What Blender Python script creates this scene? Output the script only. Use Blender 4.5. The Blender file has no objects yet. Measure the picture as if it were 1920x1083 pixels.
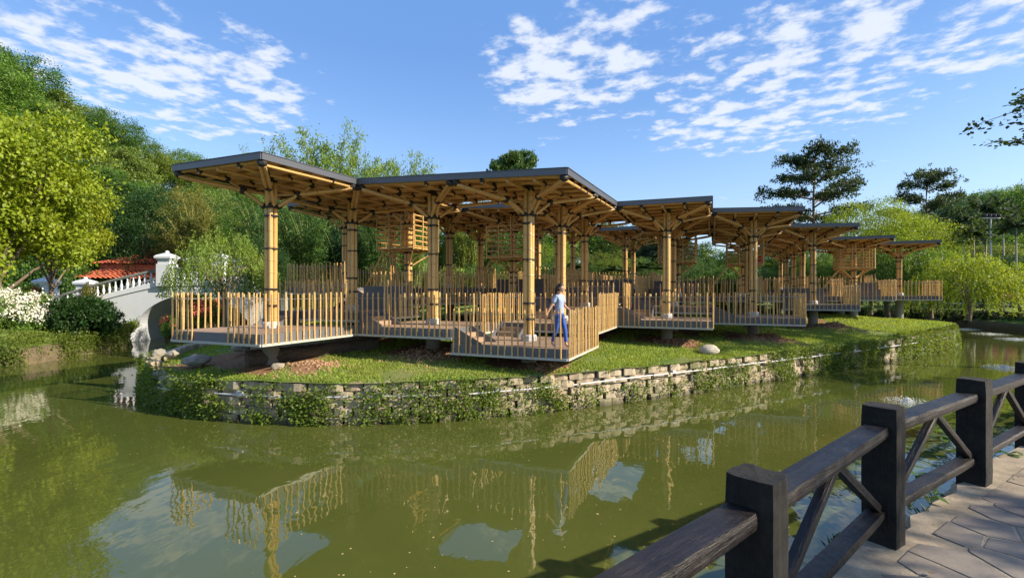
import bpy, math, random
import numpy as np
from mathutils import Matrix, Vector
R = math.radians
scene = bpy.context.scene
COL = scene.collection

# ------------------------------------------------------------ camera
cam_data = bpy.data.cameras.new('camera')
cam = bpy.data.objects.new('camera', cam_data)
COL.objects.link(cam)
cam.location = (0, 0, 3.15)
cam.rotation_euler = (R(90), 0, 0)
cam_data.sensor_width = 36
cam_data.lens = 36 * 887 / 1920
cam_data.shift_y = 7.5 / 1920
cam_data.clip_end = 3000
scene.camera = cam
# ------------------------------------------------------------ sky, sun, exposure
SUN_EL, SUN_AZ = 31.0, 108.0            # azimuth clockwise from +Y
world = bpy.data.worlds.new('World')
scene.world = world
world.use_nodes = True
wn = world.node_tree
wn.nodes.clear()


class NT:
    """small helper to write node trees"""
    def __init__(s, nt): s.nt = nt

    def n(s, t, ins=None, **kw):
        nd = s.nt.nodes.new(t)
        for k, v in kw.items(): setattr(nd, k, v)
        for k, v in (ins or {}).items():
            sock = nd.inputs[k]
            if hasattr(v, 'is_output'): s.nt.links.new(v, sock)
            else: sock.default_value = v
        return nd

    def m(s, op, a, b=0.0, c=0.0, clamp=False):
        nd = s.n('ShaderNodeMath', {0: a, 1: b, 2: c}, operation=op)
        nd.use_clamp = clamp
        return nd.outputs[0]

    def v(s, op, a, b=(0, 0, 0), sc=None):
        nd = s.n('ShaderNodeVectorMath', {0: a, 1: b}, operation=op)
        if sc is not None: nd.inputs['Scale'].default_value = sc
        return nd.outputs[1] if op in ('LENGTH', 'DOT_PRODUCT', 'DISTANCE') else nd.outputs[0]

    def mix(s, f, a, b, blend='MIX'):
        nd = s.n('ShaderNodeMix', data_type='RGBA', blend_type=blend)
        for i, v in ((0, f), (6, a), (7, b)):
            if hasattr(v, 'is_output'): s.nt.links.new(v, nd.inputs[i])
            else: nd.inputs[i].default_value = v if i == 0 else (*v[:3], 1)
        return nd.outputs[2]

    def ramp(s, f, stops, interp='LINEAR'):
        nd = s.n('ShaderNodeValToRGB', {0: f})
        cr = nd.color_ramp
        cr.interpolation = interp
        while len(cr.elements) < len(stops): cr.elements.new(0.5)
        for e, (p, c) in zip(cr.elements, stops):
            e.position = p
            e.color = (c, c, c, 1) if isinstance(c, (int, float)) else (*c, 1)
        return nd.outputs[0]

    def noise(s, vec, scale, detail=4, rough=0.55, dist=0.0):
        nd = s.n('ShaderNodeTexNoise', {'Scale': scale, 'Detail': detail, 'Roughness': rough, 'Distortion': dist})
        if vec is not None: s.nt.links.new(vec, nd.inputs['Vector'])
        return nd.outputs[0]

    def mr(s, x, a, b, c=0.0, d=1.0, kind='LINEAR'):
        nd = s.n('ShaderNodeMapRange', {0: x, 1: a, 2: b, 3: c, 4: d}, interpolation_type=kind)
        return nd.outputs[0]


W = NT(wn)
sky = W.n('ShaderNodeTexSky', sky_type='NISHITA', sun_disc=False)
sky.sun_elevation = R(SUN_EL)
sky.sun_rotation = R(SUN_AZ)
sky.air_density = 1.25
sky.dust_density = 0.6
sky.ozone_density = 2.2
tc = W.n('ShaderNodeTexCoord').outputs['Generated']
sep = W.n('ShaderNodeSeparateXYZ', {0: tc})
zc = W.m('MAXIMUM', sep.outputs[2], 0.02)
uv = W.n('ShaderNodeCombineXYZ', {0: W.m('DIVIDE', sep.outputs[0], zc), 1: W.m('DIVIDE', sep.outputs[1], zc), 2: 0.0}).outputs[0]
# streaky altocumulus on a flat layer
st = W.n('ShaderNodeMapping', {0: uv, 'Rotation': (0, 0, R(28)), 'Scale': (1.0, 1.0, 1)}).outputs[0]
n1 = W.noise(st, 6.6, 7, 0.58, 0.06)
n2 = W.noise(st, 1.25, 3, 0.5, 0.2)


def ell(cu, cv, ru, rv):
    d = W.v('SUBTRACT', uv, (cu, cv, 0))
    d = W.v('MULTIPLY', d, (1 / ru, 1 / rv, 0))
    return W.mr(W.v('LENGTH', d), 0.45, 1.25, 1.0, 0.0, 'SMOOTHSTEP')


cov = W.m('MAXIMUM', W.m('MAXIMUM', ell(-1.75, 2.15, 1.0, 1.3), ell(0.32, 2.15, 0.62, 0.85)), ell(1.45, 2.3, 1.05, 1.5))
cov = W.m('MAXIMUM', cov, W.m('MULTIPLY', W.mr(n2, 0.5, 0.66), 0.45))
# outside the picture the same broken cloud deck goes on
cov = W.m('MAXIMUM', cov, W.m('MULTIPLY', W.mr(sep.outputs[1], 0.35, 0.1), 0.8))
thr = W.m('SUBTRACT', 0.79, W.m('MULTIPLY', cov, 0.38))
cl = W.mr(W.m('SUBTRACT', W.m('ADD', n1, W.m('MULTIPLY', W.m('SUBTRACT', n2, 0.5), 0.45)), thr), 0.0, 0.21, 0.0, 1.0, 'SMOOTHSTEP')
cl = W.m('MULTIPLY', cl, W.mr(sep.outputs[2], 0.06, 0.22))
cl = W.m('MULTIPLY', cl, 0.86)
haze = W.mr(sep.outputs[2], 0.0, 0.33, 0.5, 0.0, 'SMOOTHSTEP')
c0 = W.mix(haze, sky.outputs[0], (2.2, 2.5, 3.0))
c0 = W.mix(W.mr(sep.outputs[2], 0.0, 0.45, 0.35, 0.85), c0, (0.44, 1.02, 2.35))
c1 = W.mix(cl, c0, (2.75, 2.9, 3.2))
bg = W.n('ShaderNodeBackground', {0: c1, 1: 0.15})
wo = W.n('ShaderNodeOutputWorld', {0: bg.outputs[0]})

sun_d = bpy.data.lights.new('sun', 'SUN')
sun_d.energy = 4.1
sun_d.angle = R(0.5)
sun_d.color = (1.0, 0.87, 0.68)
sun = bpy.data.objects.new('sun', sun_d)
COL.objects.link(sun)
_sd = Vector((math.sin(R(SUN_AZ)) * math.cos(R(SUN_EL)), math.cos(R(SUN_AZ)) * math.cos(R(SUN_EL)), math.sin(R(SUN_EL))))
sun.rotation_euler = _sd.to_track_quat('Z', 'Y').to_euler()
sun.location = (30, 0, 40)
vs = scene.view_settings
vs.view_transform = 'Standard'
vs.look = 'None'
vs.gamma = 1
vs.use_curve_mapping = False
vs.exposure = 1.15

# ------------------------------------------------------------ helpers
WM = {}                                    # world matrix of each linked object


def tag(o, label=None, cat=None, group=None, kind=None):
    if label: o['label'] = label
    if cat: o['category'] = cat
    if group: o['group'] = group
    if kind: o['kind'] = kind
    return o


def link(o, parent=None, mw=None):
    mw = mw if mw is not None else Matrix()
    COL.objects.link(o)
    if parent is not None:
        o.parent = parent
        o.matrix_parent_inverse = WM[parent.name].inverted()
    o.matrix_basis = mw
    WM[o.name] = mw.copy()
    return o


def empty(name, loc, rotz=0.0):
    o = bpy.data.objects.new(name, None)
    o.empty_display_size = 0.3
    return link(o, None, Matrix.Translation(loc) @ Matrix.Rotation(rotz, 4, 'Z'))


def mk_mesh(name, V, F, mats, mi=None, tint=None, smooth=False):
    me = bpy.data.meshes.new(name)
    V = np.asarray(V, dtype=np.float32).reshape(-1, 3)
    if isinstance(F, np.ndarray):
        nf, k = F.shape
        me.vertices.add(len(V)); me.vertices.foreach_set('co', V.ravel())
        me.loops.add(nf * k); me.loops.foreach_set('vertex_index', F.astype(np.int32).ravel())
        me.polygons.add(nf)
        me.polygons.foreach_set('loop_start', np.arange(0, nf * k, k, dtype=np.int32))
        me.update(calc_edges=True)
    else:
        me.from_pydata(V.tolist(), [], F)
        me.update()
    for m in (mats if isinstance(mats, (list, tuple)) else [mats]): me.materials.append(m)
    if mi is not None: me.polygons.foreach_set('material_index', np.asarray(mi, dtype=np.int32))
    if tint is not None:
        at = me.attributes.new('tint', 'FLOAT', 'FACE')
        at.data.foreach_set('value', np.asarray(tint, dtype=np.float32))
    if smooth: me.polygons.foreach_set('use_smooth', np.ones(len(me.polygons), dtype=bool))
    return me


class B:
    """collects shapes for one mesh"""
    def __init__(s): s.V = []; s.F = []; s.M = []; s.T = []

    def add(s, V, F, mi=0, t=0.0, mat=None):
        o = len(s.V)
        if mat is not None: V = [mat @ Vector(v) for v in V]
        s.V.extend([tuple(v) for v in V])
        for k, f in enumerate(F):
            s.F.append(tuple(i + o for i in f))
            s.M.append(mi if not isinstance(mi, (list, tuple)) else mi[k])
            s.T.append(t)
        return s

    def box(s, x0, x1, y0, y1, z0, z1, mi=0, t=0.0, mat=None):
        V = [(x, y, z) for z in (z0, z1) for y in (y0, y1) for x in (x0, x1)]
        F = [(0, 2, 3, 1), (4, 5, 7, 6), (0, 1, 5, 4), (2, 6, 7, 3), (0, 4, 6, 2), (1, 3, 7, 5)]
        return s.add(V, F, mi, t, mat)

    def prism(s, pts, z0, z1, mi=0, t=0.0, mat=None):
        n = len(pts)
        V = [(x, y, z0) for x, y in pts] + [(x, y, z1) for x, y in pts]
        F = [tuple(range(n))[::-1], tuple(range(n, 2 * n))] + [(i, (i + 1) % n, n + (i + 1) % n, n + i) for i in range(n)]
        return s.add(V, F, mi, t, mat)

    def tube(s, pts, rad, sides=8, mi=0, t=0.0, cap=True):
        pts = [Vector(p) for p in pts]
        if not isinstance(rad, (list, tuple)): rad = [rad] * len(pts)
        o = len(s.V); up = Vector((0, 0, 1)); prev = None
        for i, p in enumerate(pts):
            d = (pts[min(i + 1, len(pts) - 1)] - pts[max(i - 1, 0)])
            d = d.normalized() if d.length > 1e-9 else Vector((0, 0, 1))
            if prev is None:
                a = d.orthogonal().normalized()
            else:
                a = (prev - d * prev.dot(d)); a = a.normalized() if a.length > 1e-6 else d.orthogonal().normalized()
            prev = a
            b = d.cross(a)
            for k in range(sides):
                w = 2 * math.pi * k / sides
                s.V.append(tuple(p + (a * math.cos(w) + b * math.sin(w)) * rad[i]))
        for i in range(len(pts) - 1):
            for k in range(sides):
                k2 = (k + 1) % sides
                s.F.append((o + i * sides + k, o + i * sides + k2, o + (i + 1) * sides + k2, o + (i + 1) * sides + k))
                s.M.append(mi); s.T.append(t)
        if cap:
            s.F.append(tuple(o + k for k in range(sides))[::-1]); s.M.append(mi); s.T.append(t)
            e = o + (len(pts) - 1) * sides
            s.F.append(tuple(e + k for k in range(sides))); s.M.append(mi); s.T.append(t)
        return s

    def lathe(s, prof, sides=12, mi=0, t=0.0, c=(0, 0, 0), rot=0.0):
        o = len(s.V)
        for r, z in prof:
            for k in range(sides):
                w = 2 * math.pi * k / sides + rot
                s.V.append((c[0] + r * math.cos(w), c[1] + r * math.sin(w), c[2] + z))
        for i in range(len(prof) - 1):
            for k in range(sides):
                k2 = (k + 1) % sides
                s.F.append((o + i * sides + k, o + i * sides + k2, o + (i + 1) * sides + k2, o + (i + 1) * sides + k))
                s.M.append(mi); s.T.append(t)
        s.F.append(tuple(o + k for k in range(sides))[::-1]); s.M.append(mi); s.T.append(t)
        e = o + (len(prof) - 1) * sides
        s.F.append(tuple(e + k for k in range(sides))); s.M.append(mi); s.T.append(t)
        return s

    def mesh(s, name, mats, smooth=False):
        return mk_mesh(name, s.V, s.F, mats, s.M, s.T, smooth)

    def obj(s, name, mats, parent=None, mw=None, smooth=False, **kw):
        o = bpy.data.objects.new(name, s.mesh(name, mats, smooth))
        link(o, parent, mw)
        return tag(o, **kw)


LIB = {}


def lib(key, b, smooth=False):
    LIB[key] = (b, smooth, {})


def emit(parent, name, pieces, mats, limit=300, label=None):
    """pieces: (library key, world matrix). The ones showing largest become parts sharing mesh data, the rest one part"""
    def d(p):
        t = p[1].to_translation()
        return (t - cam.location).length
    pieces = sorted(pieces, key=d)
    for key, mw in pieces[:limit]:
        b, sm, cache = LIB[key]
        if 'm' not in cache: cache['m'] = b.mesh(name, mats, sm)
        o = bpy.data.objects.new(name, cache['m'])
        link(o, parent, mw)
        if label: o['label'] = label
    rest = pieces[limit:]
    if rest:
        g = B(); rr = random.Random(5)
        Vs, o = [], 0
        for key, mw in rest:
            b = LIB[key][0]
            A = np.array(b.V); Mx = np.array(mw)
            Vs.append(A @ Mx[:3, :3].T + Mx[:3, 3])
            t = rr.random()
            g.F.extend([tuple(i + o for i in f) for f in b.F]); g.M.extend(b.M); g.T.extend([t] * len(b.F))
            o += len(A)
        me = mk_mesh(name, np.vstack(Vs), g.F, mats, g.M, g.T, LIB[rest[0][0]][1])
        ob = bpy.data.objects.new(name, me)
        link(ob, parent)
        ob['kind'] = 'stuff'


def pole_mat(p0, p1, r, roll=0.0):
    p0, p1 = Vector(p0), Vector(p1)
    d = p1 - p0
    q = d.to_track_quat('Z', 'Y')
    return Matrix.Translation(p0) @ q.to_matrix().to_4x4() @ Matrix.Rotation(roll, 4, 'Z') @ Matrix.Diagonal((r, r, d.length, 1))


def bamboo_lib(n, var, sides=8):
    key = 'bam%d_%d_%d' % (n, var, sides)
    if key in LIB: return key
    rg = random.Random(n * 31 + var)
    b = B(); rings = []
    zs = [(k + 0.5 + rg.uniform(-.12, .12)) / n for k in range(n)]
    rings.append((0, 1.0))
    e = (0.011 if n < 6 else 0.0028) * (1 if sides < 8 else .8)
    for z in zs:
        rings += [(z - 2.6 * e, 1.0), (z - e, 1.07), (z + e, 1.07), (z + 2.6 * e, 1.0)]
    rings.append((1, 0.98))
    bx, by = rg.uniform(-.3, .3), rg.uniform(-.3, .3)
    if sides > 8: bx, by = bx * .4, by * .4
    for z, r in rings:
        ox, oy = bx * math.sin(z * math.pi) , by * math.sin(z * 2 * math.pi)
        for k in range(sides):
            w = 2 * math.pi * k / sides
            b.V.append((ox + r * math.cos(w), oy + r * math.sin(w), z))
    for i in range(len(rings) - 1):
        node = 1 if (i % 4 == 2 and 0 < i < len(rings) - 2) else 0
        for k in range(sides):
            k2 = (k + 1) % sides
            b.F.append((i * sides + k, i * sides + k2, (i + 1) * sides + k2, (i + 1) * sides + k))
            b.M.append(node); b.T.append(0)
    b.F.append(tuple(range(sides))[::-1]); b.M.append(1); b.T.append(0)
    e0 = (len(rings) - 1) * sides
    b.F.append(tuple(e0 + k for k in range(sides))); b.M.append(1); b.T.append(0)
    lib(key, b, False)
    return key


def bpole(p0, p1, r, rg, sides=8, inter=0.36):
    L = (Vector(p1) - Vector(p0)).length
    n = max(1, min(14, int(round(L / inter))))
    return (bamboo_lib(n, rg.randrange(4), sides), pole_mat(p0, p1, r, rg.uniform(0, 6.28)))


# ------------------------------------------------------------ materials
def mat(name):
    m = bpy.data.materials.new(name)
    m.use_nodes = True
    m.node_tree.nodes.clear()
    return m, NT(m.node_tree)


def out(T, surf, disp=None):
    T.n('ShaderNodeOutputMaterial', {0: surf})


def bsdf(T, col, rough=0.6, normal=None, **kw):
    ins = {'Base Color': col if hasattr(col, 'is_output') else (*col, 1), 'Roughness': rough}
    nd = T.n('ShaderNodeBsdfPrincipled', ins)
    for k, v in kw.items():
        s = nd.inputs[k.replace('_', ' ')]
        if hasattr(v, 'is_output'): T.nt.links.new(v, s)
        else: s.default_value = v
    if normal is not None: T.nt.links.new(normal, nd.inputs['Normal'])
    return nd.outputs[0]


def bump(T, h, strength=0.3, dist=0.02):
    return T.n('ShaderNodeBump', {'Height': h, 'Strength': strength, 'Distance': dist}).outputs[0]


def objc(T): return T.n('ShaderNodeTexCoord').outputs['Object']
def geop(T): return T.n('ShaderNodeNewGeometry').outputs['Position']


def rnd(T):
    a = T.n('ShaderNodeAttribute', attribute_name='tint').outputs['Fac']
    r = T.n('ShaderNodeObjectInfo').outputs['Random']
    return T.m('FRACT', T.m('ADD', a, r))


def m_simple(name, col, rough=0.7, var=0.25, scale=6.0, bs=0.15, bd=0.01, metallic=0.0, detail=6, rscale=1.0):
    m, T = mat(name)
    p = geop(T)
    n = T.noise(p, scale, detail, 0.6)
    big = T.noise(p, scale * 0.13, 3, 0.5)
    f = T.m('ADD', T.m('MULTIPLY', n, 0.6), T.m('MULTIPLY', big, 0.4))
    c = T.mix(T.mr(f, 0.3, 0.7), tuple(x * (1 - var) for x in col), tuple(min(1, x * (1 + var)) for x in col))
    c = T.mix(T.m('MULTIPLY', rnd(T), 0.35 * rscale), c, tuple(x * 0.7 for x in col))
    out(T, bsdf(T, c, rough, bump(T, n, bs, bd), Metallic=metallic))
    return m


def m_bamboo(name, c0, c1, c2, rough=0.38):
    m, T = mat(name)
    o = objc(T); r = rnd(T)
    st = T.n('ShaderNodeMapping', {0: o, 'Scale': (2.2, 2.2, 1.6)}).outputs[0]
    n = T.noise(st, 2.0, 5, 0.6)
    fine = T.noise(geop(T), 38.0, 3, 0.6)
    c = T.ramp(r, [(0.0, c0), (0.5, c1), (1.0, c2)])
    c = T.mix(T.mr(n, 0.35, 0.75), c, tuple(x * 0.62 for x in c0))
    c = T.mix(T.m('MULTIPLY', T.mr(fine, 0.55, 0.75), 0.25), c, (0.16, 0.09, 0.035))
    out(T, bsdf(T, c, rough, bump(T, fine, 0.12, 0.003)))
    return m


M_BAM = m_bamboo('bamboo', (0.60, 0.345, 0.11), (0.73, 0.465, 0.165), (0.65, 0.46, 0.19))
M_NODE = m_simple('bamboo_node', (0.42, 0.26, 0.10), 0.6, 0.2, 20)
M_BAMR = m_bamboo('bamboo_dark', (0.56, 0.32, 0.11), (0.68, 0.43, 0.16), (0.60, 0.40, 0.16))
M_BLACK = m_simple('black_lashing', (0.012, 0.011, 0.011), 0.55, 0.3, 30, 0.3, 0.005)
M_FASC = m_simple('grey_metal_fascia', (0.105, 0.11, 0.125), 0.42, 0.06, 3, 0.03, 0.002, 0.35)
M_ROOF = m_simple('dark_roof_sheet', (0.09, 0.095, 0.11), 0.5, 0.15, 4, 0.05)
M_DFAS = m_simple('deck_side_panel', (0.115, 0.115, 0.125), 0.55, 0.14, 9, 0.1, 0.004)
M_STRIP = m_simple('pale_concrete_edge', (0.42, 0.42, 0.37), 0.8, 0.15, 10, 0.2, 0.004)
M_CONC = m_simple('concrete', (0.26, 0.245, 0.20), 0.9, 0.25, 12, 0.4, 0.008)
M_PLINTH = m_simple('painted_plinth', (0.44, 0.43, 0.41), 0.8, 0.1, 10, 0.15, 0.004)
M_DECK = m_simple('deck_board', (0.34, 0.235, 0.16), 0.65, 0.22, 14, 0.2, 0.004)
M_STEEL = m_simple('steel_rod', (0.42, 0.42, 0.43), 0.35, 0.05, 10, 0.02, 0.001, 0.9)
M_BENCH = m_simple('dark_bench', (0.13, 0.12, 0.115), 0.6, 0.2, 10, 0.1)


def m_ceiling():
    m, T = mat('woven_bamboo_ceiling')
    p = geop(T)
    mp = T.n('ShaderNodeMapping', {0: p, 'Rotation': (0, 0, R(23.05)), 'Scale': (1, 30, 1)}).outputs[0]
    n = T.noise(mp, 1.1, 4, 0.6)
    n2 = T.noise(p, 1.6, 4, 0.6)
    c = T.mix(T.mr(n, 0.3, 0.7), (0.52, 0.30, 0.115), (0.72, 0.46, 0.20))
    c = T.mix(T.m('MULTIPLY', T.mr(n2, 0.4, 0.8), 0.5), c, (0.42, 0.24, 0.09))
    out(T, bsdf(T, c, 0.6, bump(T, n, 0.3, 0.01)))
    return m


M_CEIL = m_ceiling()


def m_leaf(name, trans=0.42, rough=0.5, lo=0.55, hi=1.6, yel=0.28):
    """leaf colour = the object's own colour, varied from leaf to leaf"""
    m, T = mat(name)
    oc = T.n('ShaderNodeObjectInfo').outputs['Color']
    a = T.n('ShaderNodeAttribute', attribute_name='tint').outputs['Fac']
    k = T.mr(a, 0, 1, lo, hi)
    c = T.v('SCALE', oc); T.nt.links.new(k, T.nt.nodes[-1].inputs['Scale'])
    n = T.noise(geop(T), 0.45, 2, 0.5)
    c = T.mix(T.m('MULTIPLY', T.mr(n, 0.42, 0.68), yel), c, T.v('MULTIPLY', c, (1.45, 1.08, 0.6)))
    d = bsdf(T, c, rough, Specular_IOR_Level=0.35)
    tr = T.n('ShaderNodeBsdfTranslucent', {0: T.v('MULTIPLY', c, (1.5, 1.35, 0.55))}).outputs[0]
    out(T, T.n('ShaderNodeMixShader', {0: trans, 1: d, 2: tr}).outputs[0])
    return m


M_LEAF = m_leaf('leaf')
M_BARK = m_simple('bark', (0.17, 0.13, 0.095), 0.9, 0.3, 9, 0.6, 0.03)
M_PALEBARK = m_simple('pale_bark', (0.42, 0.37, 0.30), 0.85, 0.2, 7, 0.4, 0.02)
# ------------------------------------------------------------ terrain
EYE = 3.15
def G(x, dy): Z = EYE * 887 / dy; return ((x - 960) / 887 * Z, Z)      # a waterline point at image column x, dy below the horizon
_front = [G(268, 176), G(282, 204), G(330, 226), G(400, 236), G(500, 244), G(600, 247), G(700, 245), G(800, 242), G(900, 235), G(1000, 225),
          G(1100, 214), G(1200, 202), G(1300, 188), G(1400, 172), G(1500, 156), G(1600, 141), G(1700, 123), G(1760, 111), G(1795, 101)]
WALL_LINE = [(-14.6, 24.0), (-13.7, 19.2), (-12.9, 17.4)] + _front + [(27.6, 30.2), (27.6, 33.0)]
ISLAND = WALL_LINE + [(25.5, 37), (22, 43), (20, 52), (20, 66), (-17, 66), (-17.0, 33), (-16.4, 29)]
# outer shore of the pond: left bank, bridge abutment, canal behind, right bank, near path
POND = [(-60, 14), (-34, 18), (-26, 19.2), (-21.6, 20.6), (-21.9, 24.5), (-22.6, 27.6), (-25.2, 29.6), (-25.8, 34), (-26, 40), (-24, 80), (21, 80), (30, 60), (41.5, 44), (39.0, 35.0), (33.5, 24.2), (27, 18.8),
        (20, 13.9), (12, 8.95), (8, 6.48), (5, 4.6), (3.4, 3.6), (2.2, 2.85), (0.6, 1.85), (-1.4, 0.6), (-6, -2.3), (-60, -36)]


def seg_dist(P, poly, closed=True):
    P = np.asarray(P, float); best = np.full(len(P), 1e9); near = np.zeros_like(P)
    A = np.array(poly, float); n = len(A)
    for i in range(n if closed else n - 1):
        a, b = A[i], A[(i + 1) % n]
        ab = b - a
        t = np.clip(((P - a) @ ab) / (ab @ ab), 0, 1)
        q = a + t[:, None] * ab
        d = np.hypot(*(P - q).T)
        m = d < best
        best[m] = d[m]; near[m] = q[m]
    return best, near


def inside(P, poly):
    P = np.asarray(P, float); x, y = P[:, 0], P[:, 1]
    r = np.zeros(len(P), bool); A = np.array(poly, float); n = len(A)
    for i in range(n):
        x1, y1 = A[i]; x2, y2 = A[(i + 1) % n]
        c = (y1 > y) != (y2 > y)
        r ^= c & (x < (x2 - x1) * (y - y1) / (y2 - y1 + 1e-12) + x1)
    return r


def sm(x, a, b):
    t = np.clip((x - a) / (b - a), 0, 1)
    return t * t * (3 - 2 * t)


_pr = np.random.default_rng(3).uniform(0, 6.28, (24, 3))
def wob(x, y, f):
    """cheap smooth noise, about -1..1"""
    s = 0
    for k in range(8):
        a = _pr[k, 0]; ff = f * (0.6 + 0.25 * k)
        s = s + np.sin((x * math.cos(a) + y * math.sin(a)) * ff + _pr[k, 1]) * np.cos((x * math.cos(a + 1.9) + y * math.sin(a + 1.9)) * ff * .8 + _pr[k, 2]) / (1 + .35 * k)
    return s / 2.2


# lattice of the pavilion: cell corner (i, j) on the ground
TH = 0.4023212; CS, SN, SZ = math.cos(TH), math.sin(TH), 3.4
def P2(i, j): return (SZ * (-2.7386 + CS * i + SN * j), SZ * (3.824 - SN * i + CS * j))
def P3(i, j, z): x, y = P2(i, j); return Vector((x, y, z))
def cellof(x, y):
    u = x / SZ + 2.7386; v = y / SZ - 3.824
    return CS * u - SN * v, SN * u + CS * v


LV = {-1: 1.70, 0: 2.12, 1: 2.54, 2: 2.96, 3: 3.38}
DECKS = {(0, 0): 0, (1, 1): 0, (2, 2): 0, (3, 3): 0, (4, 4): 0, (2, 1): -1, (0, 1): 1, (2, 3): 1, (3, 4): 1, (5, 6): 1, (3, 5): 2, (4, 6): 2,
         (4, 7): 2, (5, 7): 2, (5, 8): 2, (5, 9): 3, (5, 10): 3, (6, 8): 2, (6, 9): 3, (7, 9): 2, (0, 2): 2, (1, 3): 2, (0, 3): 3, (-1, 2): 3, (-1, 3): 3, (0, 4): 3,
         (1, 4): 3, (2, 4): 2, (1, 6): 3, (2, 6): 3, (2, 7): 3, (1, 5): 3}


def island_h(x, y):
    P = np.stack([x, y], 1)
    d, _ = seg_dist(P, ISLAND)
    h = 0.98 + 0.10 * sm(d, 0, 2.5) + 0.085 * np.clip(d - 2.2, 0, 15)
    h = h - 0.25 * sm(-x, 7.3, 8.6) * (1 - sm(d, 1.0, 4.0))
    h = h + 0.35 * sm(x, 15, 24) * (1 - sm(d, 6, 12))
    h = h + 0.035 * wob(x, y, 1.3) + 0.02 * wob(y, x, 3.7)
    # loose soil heaps thrown up round the footings
    for mx, my, r, a in MOUNDS:
        g = np.exp(-((x - mx) ** 2 + (y - my) ** 2) / (r * r))
        h = h + a * g * (1 + 0.4 * wob(x + 7, y, 5.0))
    return h


MOUNDS = [(-5.5, 13.0, 0.8, 0.20), (10.9, 20.0, 1.0, 0.30), (17.0, 25.0, 1.1, 0.34), (6.7, 18.8, 0.9, 0.18), (-2.6, 14.8, 1.2, 0.10), (1.0, 13.5, .5, .08)]


def soil_mask(x, y):
    u, v = cellof(x, y)
    m = np.zeros_like(x)
    for (i, j) in DECKS:
        if j > 7: continue
        du = np.maximum(np.maximum(i - u, u - i - 1), 0); dv = np.maximum(np.maximum(j - v, v - j - 1), 0)
        sd_ = np.maximum(np.maximum(i - u, u - i - 1), np.maximum(j - v, v - j - 1))
        m = np.maximum(m, 1 - sm(sd_ * 3.4, -0.9, -0.1))
    for mx, my, r, a in MOUNDS:
        m = np.maximum(m, np.exp(-((x - mx) ** 2 + (y - my) ** 2) / (r * r * .8)) * 1.2)
    g = np.exp(-((x + 8.6) ** 2 / 9 + (y - 16.3) ** 2 / 3))
    m = np.maximum(m, g * 1.2)
    return np.clip(m + 0.35 * wob(x, y, 4.2) * (m > 0.05), 0, 1)


def sheet(name, poly, x0, x1, y0, y1, st, hfun, keep_inside, mats, soil=None, extra=None):
    xs = np.arange(x0, x1 + 1e-6, st); ys = np.arange(y0, y1 + 1e-6, st)
    X, Y = np.meshgrid(xs, ys); P = np.stack([X.ravel(), Y.ravel()], 1)
    ins = inside(P, poly)
    if not keep_inside: ins = ~ins
    d, near = seg_dist(P, poly)
    snap = (~ins) & (d < st * 1.5)
    P[snap] = near[snap]
    ok = ins | snap
    h = hfun(P[:, 0], P[:, 1])
    nx, ny = len(xs), len(ys)
    idx = np.arange(nx * ny).reshape(ny, nx)
    F = np.stack([idx[:-1, :-1], idx[:-1, 1:], idx[1:, 1:], idx[1:, :-1]], -1).reshape(-1, 4)
    F = F[ok[F].all(1) & ins[F].any(1)]
    used = np.unique(F); mp = -np.ones(nx * ny, int); mp[used] = np.arange(len(used))
    V = np.column_stack([P, h])[used]
    me = mk_mesh(name, V, mp[F], mats, smooth=True)
    if soil is not None:
        at = me.attributes.new('soil', 'FLOAT', 'POINT')
        at.data.foreach_set('value', soil(V[:, 0], V[:, 1]).astype(np.float32))
    o = bpy.data.objects.new(name, me)
    link(o)
    tag(o, kind='structure')
    return o


def m_ground():
    m, T = mat('grass_and_soil')
    p = geop(T)
    a = T.n('ShaderNodeAttribute', attribute_name='soil').outputs['Fac']
    n = T.noise(p, 9, 6, 0.65); n2 = T.noise(p, 1.1, 4, 0.6); n3 = T.noise(p, 55, 3, 0.6)
    g = T.mix(T.mr(n2, 0.35, 0.65), (0.11, 0.185, 0.03), (0.21, 0.26, 0.055))
    g = T.mix(T.m('MULTIPLY', T.mr(n3, 0.35, 0.7), 0.55), g, (0.06, 0.11, 0.02))
    g = T.mix(T.mr(n, 0.62, 0.72), g, (0.20, 0.16, 0.06))
    s = T.mix(T.mr(n, 0.3, 0.7), (0.13, 0.065, 0.036), (0.34, 0.19, 0.10))
    s = T.mix(T.m('MULTIPLY', T.mr(n3, 0.5, 0.8), 0.6), s, (0.44, 0.31, 0.19))
    f = T.mr(T.m('ADD', a, T.m('MULTIPLY', T.m('SUBTRACT', n, 0.5), 0.9)), 0.42, 0.6)
    g = T.mix(T.m('MULTIPLY', T.mr(T.noise(p, 0.5, 5, 0.6), 0.5, 0.68), 0.6), g, (0.27, 0.23, 0.10))
    c = T.mix(f, g, s)
    hh = T.m('ADD', n, T.m('MULTIPLY', n3, 0.4))
    out(T, bsdf(T, c, 0.95, bump(T, hh, 0.9, 0.06), Specular_IOR_Level=0.2))
    return m


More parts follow.
